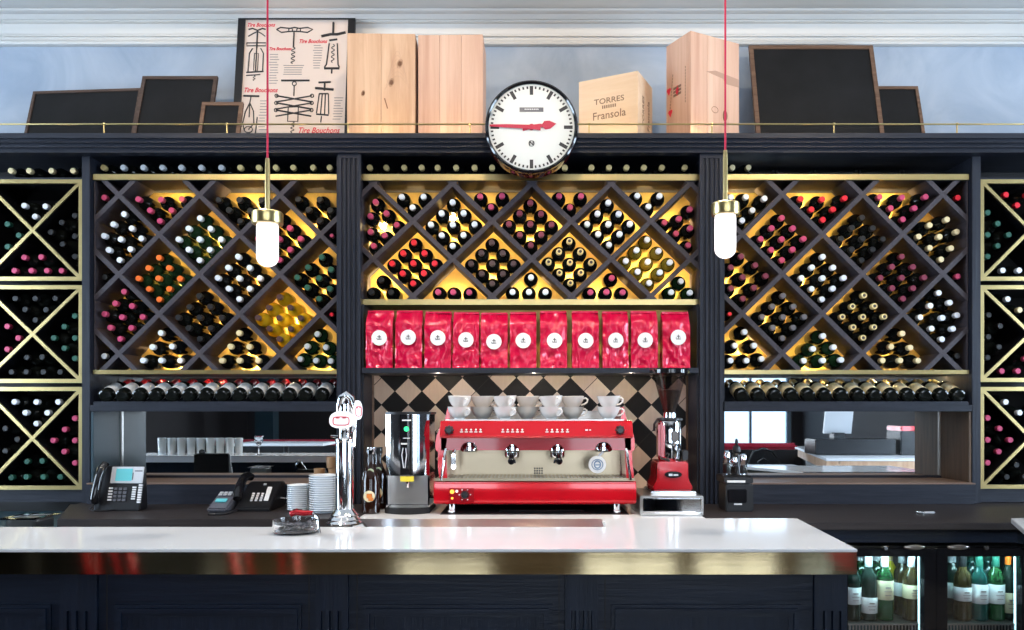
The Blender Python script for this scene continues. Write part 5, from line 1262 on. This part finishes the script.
cruet(727, 3.90, .020, .115, 'clear salt shaker with chrome top, nearest the pilaster on the printer', 'chrome', 'salt_shaker')
cruet(734.5, 3.90, .017, .085, 'dark filled pepper shaker on the printer before the black-headed mill', 'dark', 'pepper_shaker')
cruet(736.5, 3.955, .022, .175, 'black-headed pepper mill standing on the receipt printer', 'black', 'pepper_mill')
cruet(743.5, 3.90, .018, .100, 'clear salt shaker with chrome top at the outer edge of the printer', 'chrome', 'salt_shaker')

# small things
t = thing('bottle_opener', 'small shiny metal opener lying on the dark worktop above the fridge', 'opener', (X(926, 3.75), 3.75, ZC))
b = MB(); x = X(926, 3.75); b.tube([(x - .03 + .018 * math.cos(a * PI / 8), 3.75 + .018 * math.sin(a * PI / 8), ZC + .006) for a in range(16)], .0045, 8, True); b.build('ring', 'chrome', t)
b = MB(); b.box(x - .012, x + .04, 3.742, 3.758, ZC + .001, ZC + .010, .003); b.build('shank', 'silver_plastic', t)
d = 3.02
t = thing('steel_tin', 'shallow steel food tin with wide rim on the teal bench', 'tin', (X(31, d), 3.1, .88))
zr = Z(514, 3.18); xa, xb = X(13, 3.1), X(46, 3.1)
b = MB(); o = [(xa + .02, .8805), (xb - .02, .8805), (xb, zr), (xa, zr)]
b.prism([(xa + .015, .8805), (xb - .015, .8805), (xb - .004, zr - .004), (xa + .004, zr - .004)], 3.04, 3.17, bv=.008); b.build('tin_body', 'steel', t)
b = MB(); zq = zr - .002
for a0, a1, c0, c1 in ((xa - .008, xb + .008, 3.02, 3.045), (xa - .008, xb + .008, 3.165, 3.19), (xa - .008, xa + .014, 3.045, 3.165), (xb - .014, xb + .008, 3.045, 3.165)): b.box(a0, a1, c0, c1, zq, zq + .004)
b.build('rim', 'chrome', t)
b = MB(); b.box(xa + .014, xb - .014, 3.045, 3.165, zq - .006, zq - .003); b.build('lid', 'silver_plastic', t)

# ================================================================ front bar
DF, DBK, DB2 = 2.10, 2.50, 2.70
ZB = 1.046
t = thing('bar_worktop', 'long white stone bar top with a polished brass edge', 'worktop', (-1, 2.4, ZB - .06))
XR, XR2 = X(857.5, DF), X(797, DB2)
pl = [(-4.4, DF), (XR, DF), (XR2, DB2), (X(604, DB2), DB2), (X(606, DBK), DBK), (-4.4, DBK)]
b = MB(); b.prism(pl, ZB - .0085, ZB, 'z', bv=.0015); b.build('worktop_slab', 'white_quartz', t)
zbr = Z(574.5, DF)
b = MB(); b.box(-4.4, X(362, DBK), DBK - .008, DBK - .001, ZB - .055, ZB - .009); b.build('rear_edge', 'white_quartz', t)
b = MB(); b.box(-4.4, XR - .001, DF + .001, DF + .006, zbr, ZB - .0088); 
b.build('brass_fascia', 'brass_pol', t)
b = MB(); b.prism([(XR - .001, DF + .001), (XR2 - .001, DB2 - .001), (XR2 - .009, DB2 - .001), (XR - .009, DF + .0065)], zbr, ZB - .0088, 'z'); b.build('brass_end', 'brass_pol', t)
b = MB(); b.box(-4.4, XR - .02, DF + .0065, DF + .03, zbr + .002, ZB - .009); b.build('batten', 'black', t)
t = thing('drip_tray', 'long brushed steel drain tray set in the back of the bar top', 'tray', (X(480, 2.6), 2.6, ZB))
xa, xb = X(368, DBK), X(604.5, DBK) - .002
b = MB(); b.prism([(xa, DBK + .0025), (xb, DBK + .0025), (X(603, DB2) - .004, DB2), (X(360, DB2), DB2)], ZB - .012, ZB - .002, 'z', bv=.001); b.build('tray_plate', 'steel', t)
b = MB(); b.box(xa, xb, DBK + .001, DBK + .0024, ZB - .03, ZB - .001); b.build('front_gap', 'black', t)
t = thing('bar_counter', 'dark navy panelled bar front with fluted pilasters and moulded panels', 'bar counter', (-1, 2.4, 0))
DP = 2.14
b = MB(); b.box(-4.38, X(845, DP), DP, DP + .02, .0, zbr + .0015); b.build('front_board', 'bar_navy_x', t)
b = MB(); b.prism([(X(845, DP) - .02, DP + .021), (X(845, DP), DP + .021), (XR2 - .012, 2.66), (XR2 - .032, 2.66)], .0, zbr - .001, 'z'); b.build('end_board', 'bar_navy', t)
b = MB(); b.box(-4.38, .78, 2.44, 2.46, .0, ZB - .06); b.build('rear_board', 'bar_navy', t)
pw = lambda px: X(px, DP)
def flute_board(pa, pb):
    xa, xb = pw(pa), pw(pb); b = MB(); y0 = DP - .012
    zs = Z(611, DP - .012); pts = [(xa, DP)]
    b.box(xa, xb, y0, DP, zs, zbr - .0005)
    pts = [(xa, DP), (xa, y0)]; n = 3; w = xb - xa
    for k in range(n):
        c = xa + w * (k + 1) / (n + 1); pts += [(c - .006, y0), (c - .004, y0 + .008), (c + .004, y0 + .008), (c + .006, y0)]
    pts += [(xb, y0), (xb, DP)]
    b.prism(pts, 0.02, zs, 'z'); b.build('fluted_pilaster', 'bar_navy', t)
for a, c in ((62, 99), (316, 349), (565, 598), (813, 845.5)): flute_board(a, c)
flute_board(-190, -150)
def panel(pa, pb):
    xa, xb = pw(pa), pw(pb); zt_, zb_ = Z(604, DP), .16
    b = MB()
    for inset, w, pr in ((0, .010, .006), (.010, .012, .013), (.022, .012, .006)):
        b.ring(xa + inset, xb - inset, zb_ + inset, zt_ - inset, w, DP - pr, DP)
    b.build('panel_moulding', 'bar_navy_x', t)
    b = MB(); b.box(xa + .034, xb - .034, DP - .003, DP, zb_ + .034, zt_ - .034); b.build('raised_panel', 'bar_navy', t)
for a, c in ((-140, 52), (115, 302), (362, 552), (611, 801)): panel(a, c)
for a in (107, 309, 357, 559, 605): 
    b = MB(); b.box(pw(a) - .0015, pw(a) + .0015, DP - .001, DP, .02, zbr - .001); b.build('joint_line', 'black_void', t)

# beer tap
d = 2.56; x = X(344.5, d)
t = thing('beer_tap', 'tall chrome beer tap with a lit white oval lens on the bar', 'beer tap', (x, d, ZB))
z = lambda py: Z(py, d)
b = MB(); b.lathe([(0, ZB + .0005), (.054, ZB + .0005), (.056, ZB + .006), (.049, ZB + .012), (.051, ZB + .017), (.042, ZB + .026), (.044, ZB + .031), (.034, ZB + .042), (.0285, ZB + .05)], 36, (x, d, 0)); b.build('flared_base', 'chrome', t)
b = MB(); b.lathe([(.0285, ZB + .0502), (.0280, z(442)), (.031, z(441)), (.031, z(439.5)), (.020, z(438)), (.0175, z(436)), (.0175, z(404)), (0, z(403))], 32, (x, d, 0)); b.build('column', 'chrome', t)
b = MB()
ar = [(x - .016, d + .0, z(418)), (x - .014, d - .004, z(406)), (x - .006, d - .008, z(398)), (x + .006, d - .006, z(394.5)), (x + .019, d + .0, z(398)), (x + .027, d + .004, z(408)), (x + .030, d + .004, z(420))]
b.tube(ar, [.010, .012, .013, .013, .013, .012, .010], 14); b.build('curved_spout', 'chrome', t)
def lens(cx_, cy_, cz_, rx, rz_, yaw, nm, txt):
    mt = Matrix.Translation((cx_, cy_, cz_)) @ Matrix.Rotation(yaw, 4, 'Z')
    b = MB(); n = 28
    out = [(rx * math.copysign(abs(math.cos(a)) ** .75, math.cos(a)), rz_ * math.copysign(abs(math.sin(a)) ** .75, math.sin(a))) for a in [2 * PI * k / n for k in range(n)]]
    out = [(u, w_ + (.006 * (1 - (u / rx) ** 2) if w_ > 0 else 0)) for u, w_ in out]
    b.prism(out, -.012, .012, bv=.004, mtx=mt); o = b.build(nm, 'lens_white', t)
    b = MB(); pts = [(rx * .66 * math.copysign(abs(math.cos(a)) ** .5, math.cos(a)), -.0125, rz_ * .55 * math.copysign(abs(math.sin(a)) ** .5, math.sin(a)) - .001) for a in [2 * PI * k / 24 for k in range(24)]]
    pts = [tuple(mt @ Vector(p)) for p in pts]
    b.tube(pts, .0016, 6, True)
    b.box(-rx * .42, -rx * .12, -.013, -.0122, rz_ * .28, rz_ * .42, mtx=mt); b.box(rx * .10, rx * .40, -.013, -.0122, rz_ * .28, rz_ * .42, mtx=mt)
    b.build('red_emblem', 'ink_red', o)
lens(x - .001, d - .034, z(420.5), .038, .024, 0.05, 'oval_lens', '')
lens(x + .034, d + .012, z(411), .020, .028, 1.0, 'side_lens', '')
b = MB(); b.tube([(x + .030, d + .004, z(420)), (x + .031, d - .002, z(436)), (x + .030, d - .004, z(447))], [.009, .007, .006], 12); b.tube([(x + .028, d, z(432)), (x + .036, d - .025, z(428))], .006, 10); b.tube([(x - .02, d - .006, z(437)), (x - .042, d - .012, z(436))], [.006, .004], 10); b.build('side_faucet', 'chrome', t)

# glass dish and red tongs
d = 2.38; x = X(296, d)
t = thing('glass_dish', 'clear glass dish of coins and caps on the bar', 'dish', (x, d, ZB))
b = MB(); b.lathe([(0, .003), (.058, .003), (.062, .001), (.066, .004), (.069, .04), (.0675, .04), (.064, .007), (0, .006)], 36, (x, d, ZB)); b.build('glass_bowl', 'glass', t)
b = MB(); rr = random.Random(9)
for k in range(46):
    a, r_ = rr.uniform(0, 2 * PI), .055 * math.sqrt(rr.random()); b.lathe([(0, 0), (.009, 0), (.0095, .001), (.009, .002), (0, .002)], 10, mtx=Matrix.Translation((x + r_ * math.cos(a), d + r_ * math.sin(a), ZB + rr.uniform(.010, .028))) @ Matrix.Rotation(rr.uniform(-.6, .6), 4, 'X') @ Matrix.Rotation(rr.uniform(-.6, .6), 4, 'Y'))
o = b.build('loose_coins', 'key_dark', t); o['kind'] = 'stuff'
t = thing('corkscrew', 'red-handled wine waiter corkscrew lying across the glass dish', 'corkscrew', (x + .03, d, ZB + .05))
b = MB(); b.tube([(X(290, d), d + .012, ZB + .054), (X(296, d), d + .006, ZB + .062), (X(304, d), d, ZB + .058), (X(313, d), d - .005, ZB + .060)], [.009, .010, .009, .007], 12); b.build('red_handle', 'red', t)
b = MB(); b.box(X(293, d), X(302, d), d - .002, d + .008, ZB + .066, ZB + .070, .001); b.tube([(X(313, d), d - .005, ZB + .060), (X(321.5, d), d - .04, ZB + .048), (X(323.5, d), d - .05, ZB + .008)], .004, 8); b.build('steel_lever', 'chrome', t)

# ================================================================ bottle fridge
d = 3.48
t = thing('bottle_fridge', 'black under-counter fridge with two lit glass doors full of bottles', 'fridge', (2.0, 3.8, 0))
xa, xm, xb = X(829, d), X(936.5, d), X(1044, d); zt = .812; zl = .02
b = MB(); b.box(xa, xb, 3.98, 4.02, zl, zt); b.box(xa, xa + .02, 3.52, 3.98, zl, zt); b.box(xb - .02, xb, 3.52, 3.98, zl, zt); b.box(xa + .02, xb - .02, 3.52, 3.98, zt - .03, zt); b.box(xa + .02, xb - .02, 3.52, 3.98, zl, zl + .05); b.build('case', 'black', t)
b = MB(); b.box(xm - .01, xm + .01, 3.53, 3.975, zl + .051, zt - .031); b.build('divider', 'black', t)
b = MB(); b.box(xa + .021, xb - .021, 3.97, 3.979, zl + .051, zt - .031); b.build('liner', 'fridge_in', t)
for (a, c, fa, fc) in ((xa + .002, xm - .001, X(848, d), X(924.5, d)), (xm + .001, xb - .002, X(947.5, d), X(1022, d))):
    b = MB(); zg = Z(556.5, d); y0, y1 = 3.48, 3.515
    b.box(a, fa, y0, y1, zl, zt - .005); b.box(fc, c, y0, y1, zl, zt - .005); b.box(fa, fc, y0, y1, zg, zt - .005); b.box(fa, fc, y0, y1, zl, .12); dr = b.build('door', 'black_gloss', t)
    b = MB(); b.box(fa + .0005, fc - .0005, 3.497, 3.501, .1205, zg - .0005); b.build('door_glass', M['pane'], dr)
    hx = (fc - .045) if a < xm - .2 else (fa + .045)
    b = MB(); b.lathe([(0, -.006), (.038, -.005), (.046, 0), (.046, .003)], 24, mtx=Matrix.Translation((hx, 3.478, Z(547, d))) @ Matrix.Diagonal((1, 1, .28, 1)) @ Matrix.Rotation(-PI / 2, 4, 'X')); b.build('handle', 'steel', dr)
    lx = X(885, d) if a < xm - .2 else X(985.5, d)
    b = MB(); b.lathe([(0, -.008), (.008, -.008), (.011, .003)], 16, (lx, 3.477, Z(548, d)), 'y'); b.tube([(lx - .012, 3.474, Z(546, d)), (lx + .012, 3.474, Z(546, d))], .003, 6); b.build('lock', 'chrome', dr)
    b = MB(); b.box(fc - .0022, fc + .0022, 3.525, 3.535, .14, zg - .01); b.box(fa + .01, fc - .02, 3.60, 3.63, zg + .012, zg + .018); b.build('light_strip', 'fridge_led', t)
    b = MB(); zs = Z(622, 3.56)
    b.box(fa - .01, fc + .01, 3.535, 3.96, zs - .004, zs - .0005)
    for k in range(24): xx = fa + (fc - fa) * k / 23; b.box(xx - .0025, xx + .0025, 3.53, 3.534, zs - .045, zs - .004)
    b.box(fa - .005, fc + .005, 3.527, 3.535, zs - .006, zs + .002); b.build('wire_shelf', 'steel', t)
zs = Z(622, 3.56) + .0005
def standing(px, y, glass, label_m, cap, h, lz, lh, lab, r=.037):
    g = {'g': (.012, .06, .018), 'o': (.05, .035, .012), 'y': (.5, .42, .02), 'd': (.01, .02, .015), 't': (.01, .06, .05)}[glass]
    key = 'fridge_glass_' + glass
    if key not in M: M[key] = mat(key, g, .07, 0, .25 if glass != 'd' else 0, 1.4)
    o_t = thing('wine_bottle', lab, 'bottle', (X(px, y), y, zs), group='bottles in the fridge')
    b = MB(); b.lathe([(0, .006), (r * .8, 0), (r, .004), (r, h * .60), (r * .93, h * .66), (r * .55, h * .745), (r * .40, h * .80), (r * .37, h * .97), (r * .42, h * .975), (r * .42, h), (0, h)], 24); b.build('glass_body', key, o_t, True)
    b = MB(); b.lathe([(r + .0003, lz), (r + .0008, lz + .001), (r + .0008, lz + lh), (r + .0003, lz + lh + .001)], 24); b.build('bottle_label', label_m, o_t, True)
    if cap: b = MB(); b.lathe([(r * .40, h * .78), (r * .45, h * .79), (r * .45, h + .0015), (0, h + .0025)], 18); b.build('capsule', 'cap_' + cap, o_t, True)
    if y < 3.65:
        b = MB()
        for k, (hw, hh) in enumerate(((.011, .003), (.016, .0012), (.013, .0012))): b.box(-hw, hw, -r - .0022, -r - .0005 + .004, lz + lh * (.66 - .2 * k) - hh, lz + lh * (.66 - .2 * k) + hh)
        b.build('label_print', 'ink_grey', o_t, True)
for a in ((852.5, 3.60, 'd', 'label_white', 'white', .305, .075, .075, 'dark bottle with white label, first from the left in the nearer-bar fridge door'),
          (868.5, 3.60, 'd', 'label_white', 'silver', .305, .035, .07, 'dark bottle with a low white label, second in the nearer-bar fridge door'),
          (884.5, 3.60, 'g', 'label_cream', 'white', .305, .095, .085, 'bright green bottle with tall pale label in the nearer-bar fridge door'),
          (889, 3.775, 'y', 'label_white', 'gold', .30, .075, .08, 'yellow bottle with gold capsule, behind the front row of fridge bottles'),
          (902, 3.69, 'o', 'label_white', 'silver', .305, .09, .06, 'amber bottle with white label beside the yellow one in the fridge'),
          (911.3, 3.60, 'o', 'label_cream', 'silver', .305, .10, .06, 'amber bottle with cream label, last of the front row by the middle frame'),
          (860, 3.74, 'g', 'label_white', 'white', .308, .08, .08, 'green bottle at the back between the two dark front bottles'),
          (876.5, 3.74, 'g', 'label_white', 'white', .308, .08, .08, 'green bottle at the back left of the bright green one'),
          (952, 3.70, 'd', 'label_white', 'silver', .305, .08, .07, 'dark bottle at the back, first in the outer fridge door'),
          (962.5, 3.60, 'o', 'label_white', 'black', .305, .09, .06, 'amber bottle with white label, first of the front row in the outer door'),
          (979, 3.60, 't', 'label_white', 'green', .305, .078, .085, 'green-capped bottle with white label, middle of the front row in the outer door'),
          (995.5, 3.60, 'g', 'label_white', 'green', .305, .078, .085, 'green-capped bottle with white label, last of the front row in the outer door'),
          (971, 3.73, 't', 'label_white', 'green', .308, .08, .08, 'teal bottle at the back, left of the middle green-capped bottle'),
          (987.5, 3.73, 't', 'label_white', 'green', .308, .08, .08, 'teal bottle at the back between the two green-capped bottles'),
          (1008, 3.62, 'd', 'label_cream', 'orange', .312, .03, .09, 'dark slim bottle with orange capsule in the outer fridge door', .030)): standing(*a)
PW_REAR, PW_FAR, PW_SIDE, PW_SPOT, PW_SHELF, PW_TOP, PW_FRIDGE, EXPOSURE = 64, 8, 220, 95, 1.6, 0.8, 1.9, 0.0
PW_DOWN, PW_MACH = 170, 110
PW_RACK = {'left': 4.0, 'right': 4.0, 'middle': 4.0}
# ================================================================ things behind the camera, seen in the mirrors
gl_ = None
for k in range(17):
    if gl_ is None:
        b = MB(); b.lathe([(0, .001), (.027, 0), (.029, .003), (.034, .135), (.0325, .135), (.0275, .010), (0, .009)], 20); gl_ = o = b.build('highball_glass', 'tumbler_glass')
    else: o = dup(gl_)
    r_ = k % 2
    o.location = (-3.02 + (k // 2) * .080 + r_ * .036, 2.30 + r_ * .075, ZB + .0006)
    tag(o, 'clear highball glass in the double row on the bar, seen in the left mirror', 'glass', 'highball glasses on the bar')
b = MB(); b.lathe([(0, .001), (.032, 0), (.033, .002), (.006, .006), (.0045, .01), (.0045, .07), (.02, .085), (.036, .115), (.034, .155), (.0325, .155), (.034, .115), (.018, .088), (0, .08)], 24); o = b.build('wine_glass', 'glass')
o.location = (X(262, 6.6), 2.40, ZB + .0006); tag(o, 'single stemmed wine glass on the bar, seen in the left mirror', 'glass')
def bench(x0, x1, y, lab):
    t = thing('banquette', lab, 'bench', ((x0 + x1) / 2, y, 0))
    b = MB(); b.box(x0, x1, y - .10, y + .01, .92, 1.0, .03); b.build('backrest', 'red_leather', t)
    b = MB(); b.box(x0, x1, y - .10, y, .0, .919); b.build('back_board', 'black', t)
    b = MB(); b.box(x0, x1, y - .62, y - .101, .30, .47, .04); b.build('seat', 'red_leather', t)
    b = MB(); b.box(x0 + .02, x1 - .02, y - .58, y - .12, .0, .295); b.build('plinth', 'black', t)
bench(-4.4, -2.6, -2.2, 'red leather banquette behind the bar guests, seen in the left mirror')
bench(2.2, 3.40, -1.0, 'red leather banquette by the bright windows, seen in the right mirror')
def table(x, y, h, w, dpt, lab):
    t = thing('dining_table', lab, 'table', (x, y, 0))
    b = MB(); b.box(-w / 2, w / 2, -dpt / 2, dpt / 2, h - .03, h, .006); b.build('table_top', 'table_white', t, True)
    b = MB(); b.cyl((0, 0, .03), .03, h - .061, n=16); b.build('leg', 'black', t, True)
    b = MB(); b.lathe([(0, 0), (.24, 0), (.24, .012), (.04, .029), (0, .029)], 28); b.build('base', 'black', t, True)
table(2.59, .3, .80, .85, .7, 'white square dining table seen low in the right mirror')
table(-2.75, -.25, 1.04, 1.0, .6, 'tall white table seen at the edge of the left mirror')
table(2.6, -2.1, .76, .8, .7, 'white dining table beyond the right banquette')
def chair(x, y, rz, lab, m='black'):
    t = thing('bentwood_chair', lab, 'chair', (x, y, 0), rz)
    b = MB(); b.lathe([(0, .44), (.20, .44), (.21, .452), (.20, .465), (0, .465)], 28); b.build('seat', m, t, True)
    for sx, sy in ((-1, -1), (1, -1), (-1, 1), (1, 1)):
        b = MB(); b.tube([(sx * .14, sy * .13, .44), (sx * .19, sy * .19, 0.0)], [.016, .012], 10); b.build('leg', m, t, True)
    b = MB(); b.tube([(-.17, .14, .45), (-.19, .19, .65), (-.185, .22, .82), (-.12, .235, .92), (0, .24, .96), (.12, .235, .92), (.185, .22, .82), (.19, .19, .65), (.17, .14, .45)], .014, 10); b.build('back_bow', m, t, True)
    b = MB(); b.tube([(-.09, .16, .46), (-.10, .20, .65), (-.07, .225, .80), (0, .23, .84), (.07, .225, .80), (.10, .20, .65), (.09, .16, .46)], .010, 8); b.build('inner_bow', m, t, True)
chair(2.85, -.25, PI * .95, 'black bentwood chair behind the white table, seen in the right mirror')
chair(-1.7, .55, .6, 'red bentwood chair reflected in the brass edge of the bar', 'red')
chair(-1.2, .15, 2.2, 'red bentwood chair beside the other red one before the bar', 'red')
t = thing('till_counter', 'white-topped till counter with wooden edge, seen in the right mirror', 'counter', (3.9, -.5, 0))
b = MB(); pl = [(3.11, .70), (5.1, .70), (5.1, -2.06), (3.72, -2.06)]; b.prism(pl, .885, .913, 'z'); b.build('worktop_slab', 'table_white', t)
b = MB(); b.prism([(3.115, .695), (5.1, .695), (5.1, -2.05), (3.725, -2.05)], .79, .884, 'z'); b.build('edge_board', 'crate', t)
b = MB(); b.prism([(3.3, .62), (5.1, .62), (5.1, -2.0), (3.85, -2.0)], .0, .789, 'z'); b.build('base_cabinet', 'black', t)
for px in (842, 876):
    s = thing('paper_notice', 'small coloured paper notice on the till counter front, %s the mirror centre' % ('nearer' if px < 850 else 'farther from'), 'notice', (X(px, 8.37), .63, .70))
    cx_ = X(px, 8.37)
    b = MB(); b.box(cx_ - .12, cx_ + .12, .621, .624, .66, .787); b.build('sheet', 'label_cream', s)
    b = MB(); b.box(cx_ - .10, cx_ - .03, .6242, .625, .67, .77); b.build('green_block', 'sage', s)
    b = MB(); b.box(cx_ + .0, cx_ + .05, .6242, .625, .67, .77); b.box(cx_ + .06, cx_ + .10, .6242, .625, .67, .775); b.build('red_block', 'ink_red', s)
t = thing('cash_till', 'black cash drawer with a tilted screen on the till counter, seen in the right mirror', 'till', (3.65, 0, .914))
b = MB(); b.box(3.20, 4.09, -.20, .15, .92, 1.09, .008); b.build('cash_drawer', 'black', t)
b = MB(); b.box(3.35, 3.66, -.01, .02, -.12, .14, mtx=Matrix.Translation((0, 0, 1.27)) @ Matrix.Rotation(-.25, 4, 'X')); b.build('screen', 'silver_plastic', t)
b = MB(); b.box(3.44, 3.56, -.07, .06, 1.0905, 1.16); b.build('screen_foot', 'black', t)
t = thing('label_printer', 'dark printer with a red lid beside the cash till', 'printer', (4.25, -.1, .914))
b = MB(); b.box(4.14, 4.48, -.2, .15, .914, 1.18, .01); b.build('case', 'black', t)
b = MB(); b.box(4.14, 4.48, -.2, .15, 1.181, 1.235, .01); b.build('lid', 'red', t)
t = thing('teal_column', 'square teal column in the room, seen in the left mirror', 'column', (-4.3, -4.2, 0))
b = MB(); b.box(-4.42, -4.12, -4.4, -4.1, 0, RZ - .001); b.build('shaft', 'teal', t)
# end of the staff counter at the frame edge
t = thing('side_counter', 'white-topped counter end beside the outer fridge door', 'counter', (2.4, 3.2, 0))
xa = X(1011, 3.25)
b = MB(); b.prism([(xa, 3.25), (2.9, 3.25), (2.9, 2.6), (X(1034, 2.6), 2.6), (X(1024, 2.95), 2.95)], .950, .972, 'z', bv=.002); b.build('worktop_slab', 'white_quartz', t)
b = MB(); b.prism([(xa + .02, 3.24), (2.89, 3.24), (2.89, 2.61), (X(1034, 2.6) + .02, 2.61), (X(1024, 2.95) + .02, 2.95)], .865, .9495, 'z'); b.build('brass_fascia', 'brass_pol', t)
b = MB(); b.box(2.45, 2.88, 2.7, 3.2, 0, .8645); b.build('base_cabinet', 'black', t)

# ================================================================ light
w = bpy.data.worlds.new('daylight'); bpy.context.scene.world = w; w.use_nodes = True
bg = w.node_tree.nodes['Background']; bg.inputs[0].default_value = (0.55, 0.75, 1.0, 1); bg.inputs[1].default_value = 1.6
def area(name, loc, rot, sx_, sy_, power, col):
    l = bpy.data.lights.new(name, 'AREA'); l.shape = 'RECTANGLE'; l.size = sx_; l.size_y = sy_; l.energy = power; l.color = col
    o = bpy.data.objects.new(name, l); C.objects.link(o); o.location = loc; o.rotation_euler = rot; return o
COOL, NEUT = (0.72, 0.86, 1.0), (0.90, 0.95, 1.0)
for a, c, za, zb_ in REAR: area('window_daylight', ((a + c) / 2, RY0 - .26, (za + zb_) / 2), (PI / 2, 0, 0), c - a, zb_ - za, (PW_REAR if a < 3 else PW_FAR) * (c - a), NEUT if a < 3 else (.62, .82, 1.0))
for a, c, za, zb_ in LEFT: area('window_daylight', (-RX - .26, (a + c) / 2, (za + zb_) / 2), (PI / 2, 0, -PI / 2), c - a, zb_ - za, PW_SIDE * (c - a), COOL)
for a, c, za, zb_ in RIGHT: area('window_daylight', (RX + .26, (a + c) / 2, (za + zb_) / 2), (PI / 2, 0, PI / 2), c - a, zb_ - za, PW_SIDE * (c - a), COOL)
def lamp(loc, power, col, r=.02):
    l = bpy.data.lights.new('cabinet_lamp', 'POINT'); l.energy = power; l.color = col; l.shadow_soft_size = r
    o = bpy.data.objects.new('cabinet_lamp', l); C.objects.link(o); o.location = loc; return o
WARM = (1.0, 0.70, 0.32)
# two bare bulbs show in the middle rack
for px, py, lab in ((383.5, 226.5, 'bare glowing bulb among the pink-capped bottles of the middle rack'), (453, 218.5, 'bare glowing bulb among the white-capped bottles of the middle rack')):
    y = 4.37
    b = MB(); b.sphere((X(px, y), y, Z(py, y)), .016, n=16); o = b.build('light_bulb', 'led'); tag(o, lab, 'light bulb', 'bulbs in the middle rack')
# small lamps on the back panels, behind the bottles of each bay
for side, n, cap, x, z_ in BAYC:
    if n < 2: continue
    pw = PW_RACK[side] * (2.0 if cap == 'brown' and side == 'left' else .45 if n < 5 and side != 'middle' else 1)
    lamp((x, 4.412 if side == 'middle' else 4.424, z_), pw, WARM, .006)
for px in (110, 170, 230, 290, 745, 810, 875, 940): lamp((X(px, 4.452), 4.452, Z(374.2, DL) + .0035), .8, WARM, .002)
# warm ceiling lamps over the bar
for x in (-2.2, 0, 2.2): 
    l = bpy.data.lights.new('ceiling_spot', 'SPOT'); l.energy = PW_SPOT; l.color = (1.0, .80, .58); l.spot_size = math.radians(95); l.spot_blend = .6; l.shadow_soft_size = .06
    o = bpy.data.objects.new('ceiling_spot', l); C.objects.link(o); o.location = (x, 1.9, RZ - .12)
    o.rotation_euler = (Vector((x * .7, 4.3, 2.1)) - Vector(o.location)).to_track_quat('-Z', 'Y').to_euler()
for x in (-2.6, -1.3, 0, .75):  # added unseen fill spots that whiten the bar top
    l = bpy.data.lights.new('bar_fill_spot', 'SPOT'); l.energy = PW_DOWN; l.color = (1.0, .93, .86); l.spot_size = math.radians(62); l.spot_blend = .7; l.shadow_soft_size = .08
    o = bpy.data.objects.new('bar_fill_spot', l); C.objects.link(o); o.location = (x, 2.55, RZ - .1)
# lamp strip under the coffee shelf, over the machine
for x in (-.45, 0.05, .55): lamp((x, 4.115, Z(373, 4.09) - .012), PW_SHELF, (1, .80, .55), .006)
for x in (-.5, .55):  # added unseen fill spots to brighten the cups and espresso machine
    l = bpy.data.lights.new('machine_fill_spot', 'SPOT'); l.energy = PW_MACH; l.color = (1.0, .84, .66); l.spot_size = math.radians(42); l.spot_blend = .8; l.shadow_soft_size = .05
    o = bpy.data.objects.new('machine_fill_spot', l); C.objects.link(o); o.location = (x * 1.3, 2.75, RZ - .12)
    o.rotation_euler = (Vector((x * .6, 3.85, 1.25)) - Vector(o.location)).to_track_quat('-Z', 'Y').to_euler()
# warm lamps shining on the shelf-top crates' feet
for px in (60, 180, 300, 380, 450, 560, 610, 700, 810, 900, 990): lamp((X(px, 4.16), 4.165, ZTOP + .02), PW_TOP, (1, .75, .42), .015)
# fridge lamps
for px in (886, 985): area('fridge_lamp', (X(px, 3.55), 3.545, .768), (.35, 0, 0), .3, .025, PW_FRIDGE, (.55, .95, 1.0))
vs = bpy.context.scene.view_settings
vs.view_transform = 'Standard'; vs.look = 'None'; vs.exposure = EXPOSURE; vs.gamma = 1.0; vs.use_curve_mapping = False
bpy.context.scene.display_settings.display_device = 'sRGB'
bpy.context.scene.cycles.max_bounces = 8; bpy.context.scene.cycles.use_denoising = True
bpy.context.scene.cycles.caustics_reflective = False; bpy.context.scene.cycles.caustics_refractive = False
bpy.context.scene.cycles.sample_clamp_indirect = 6.0
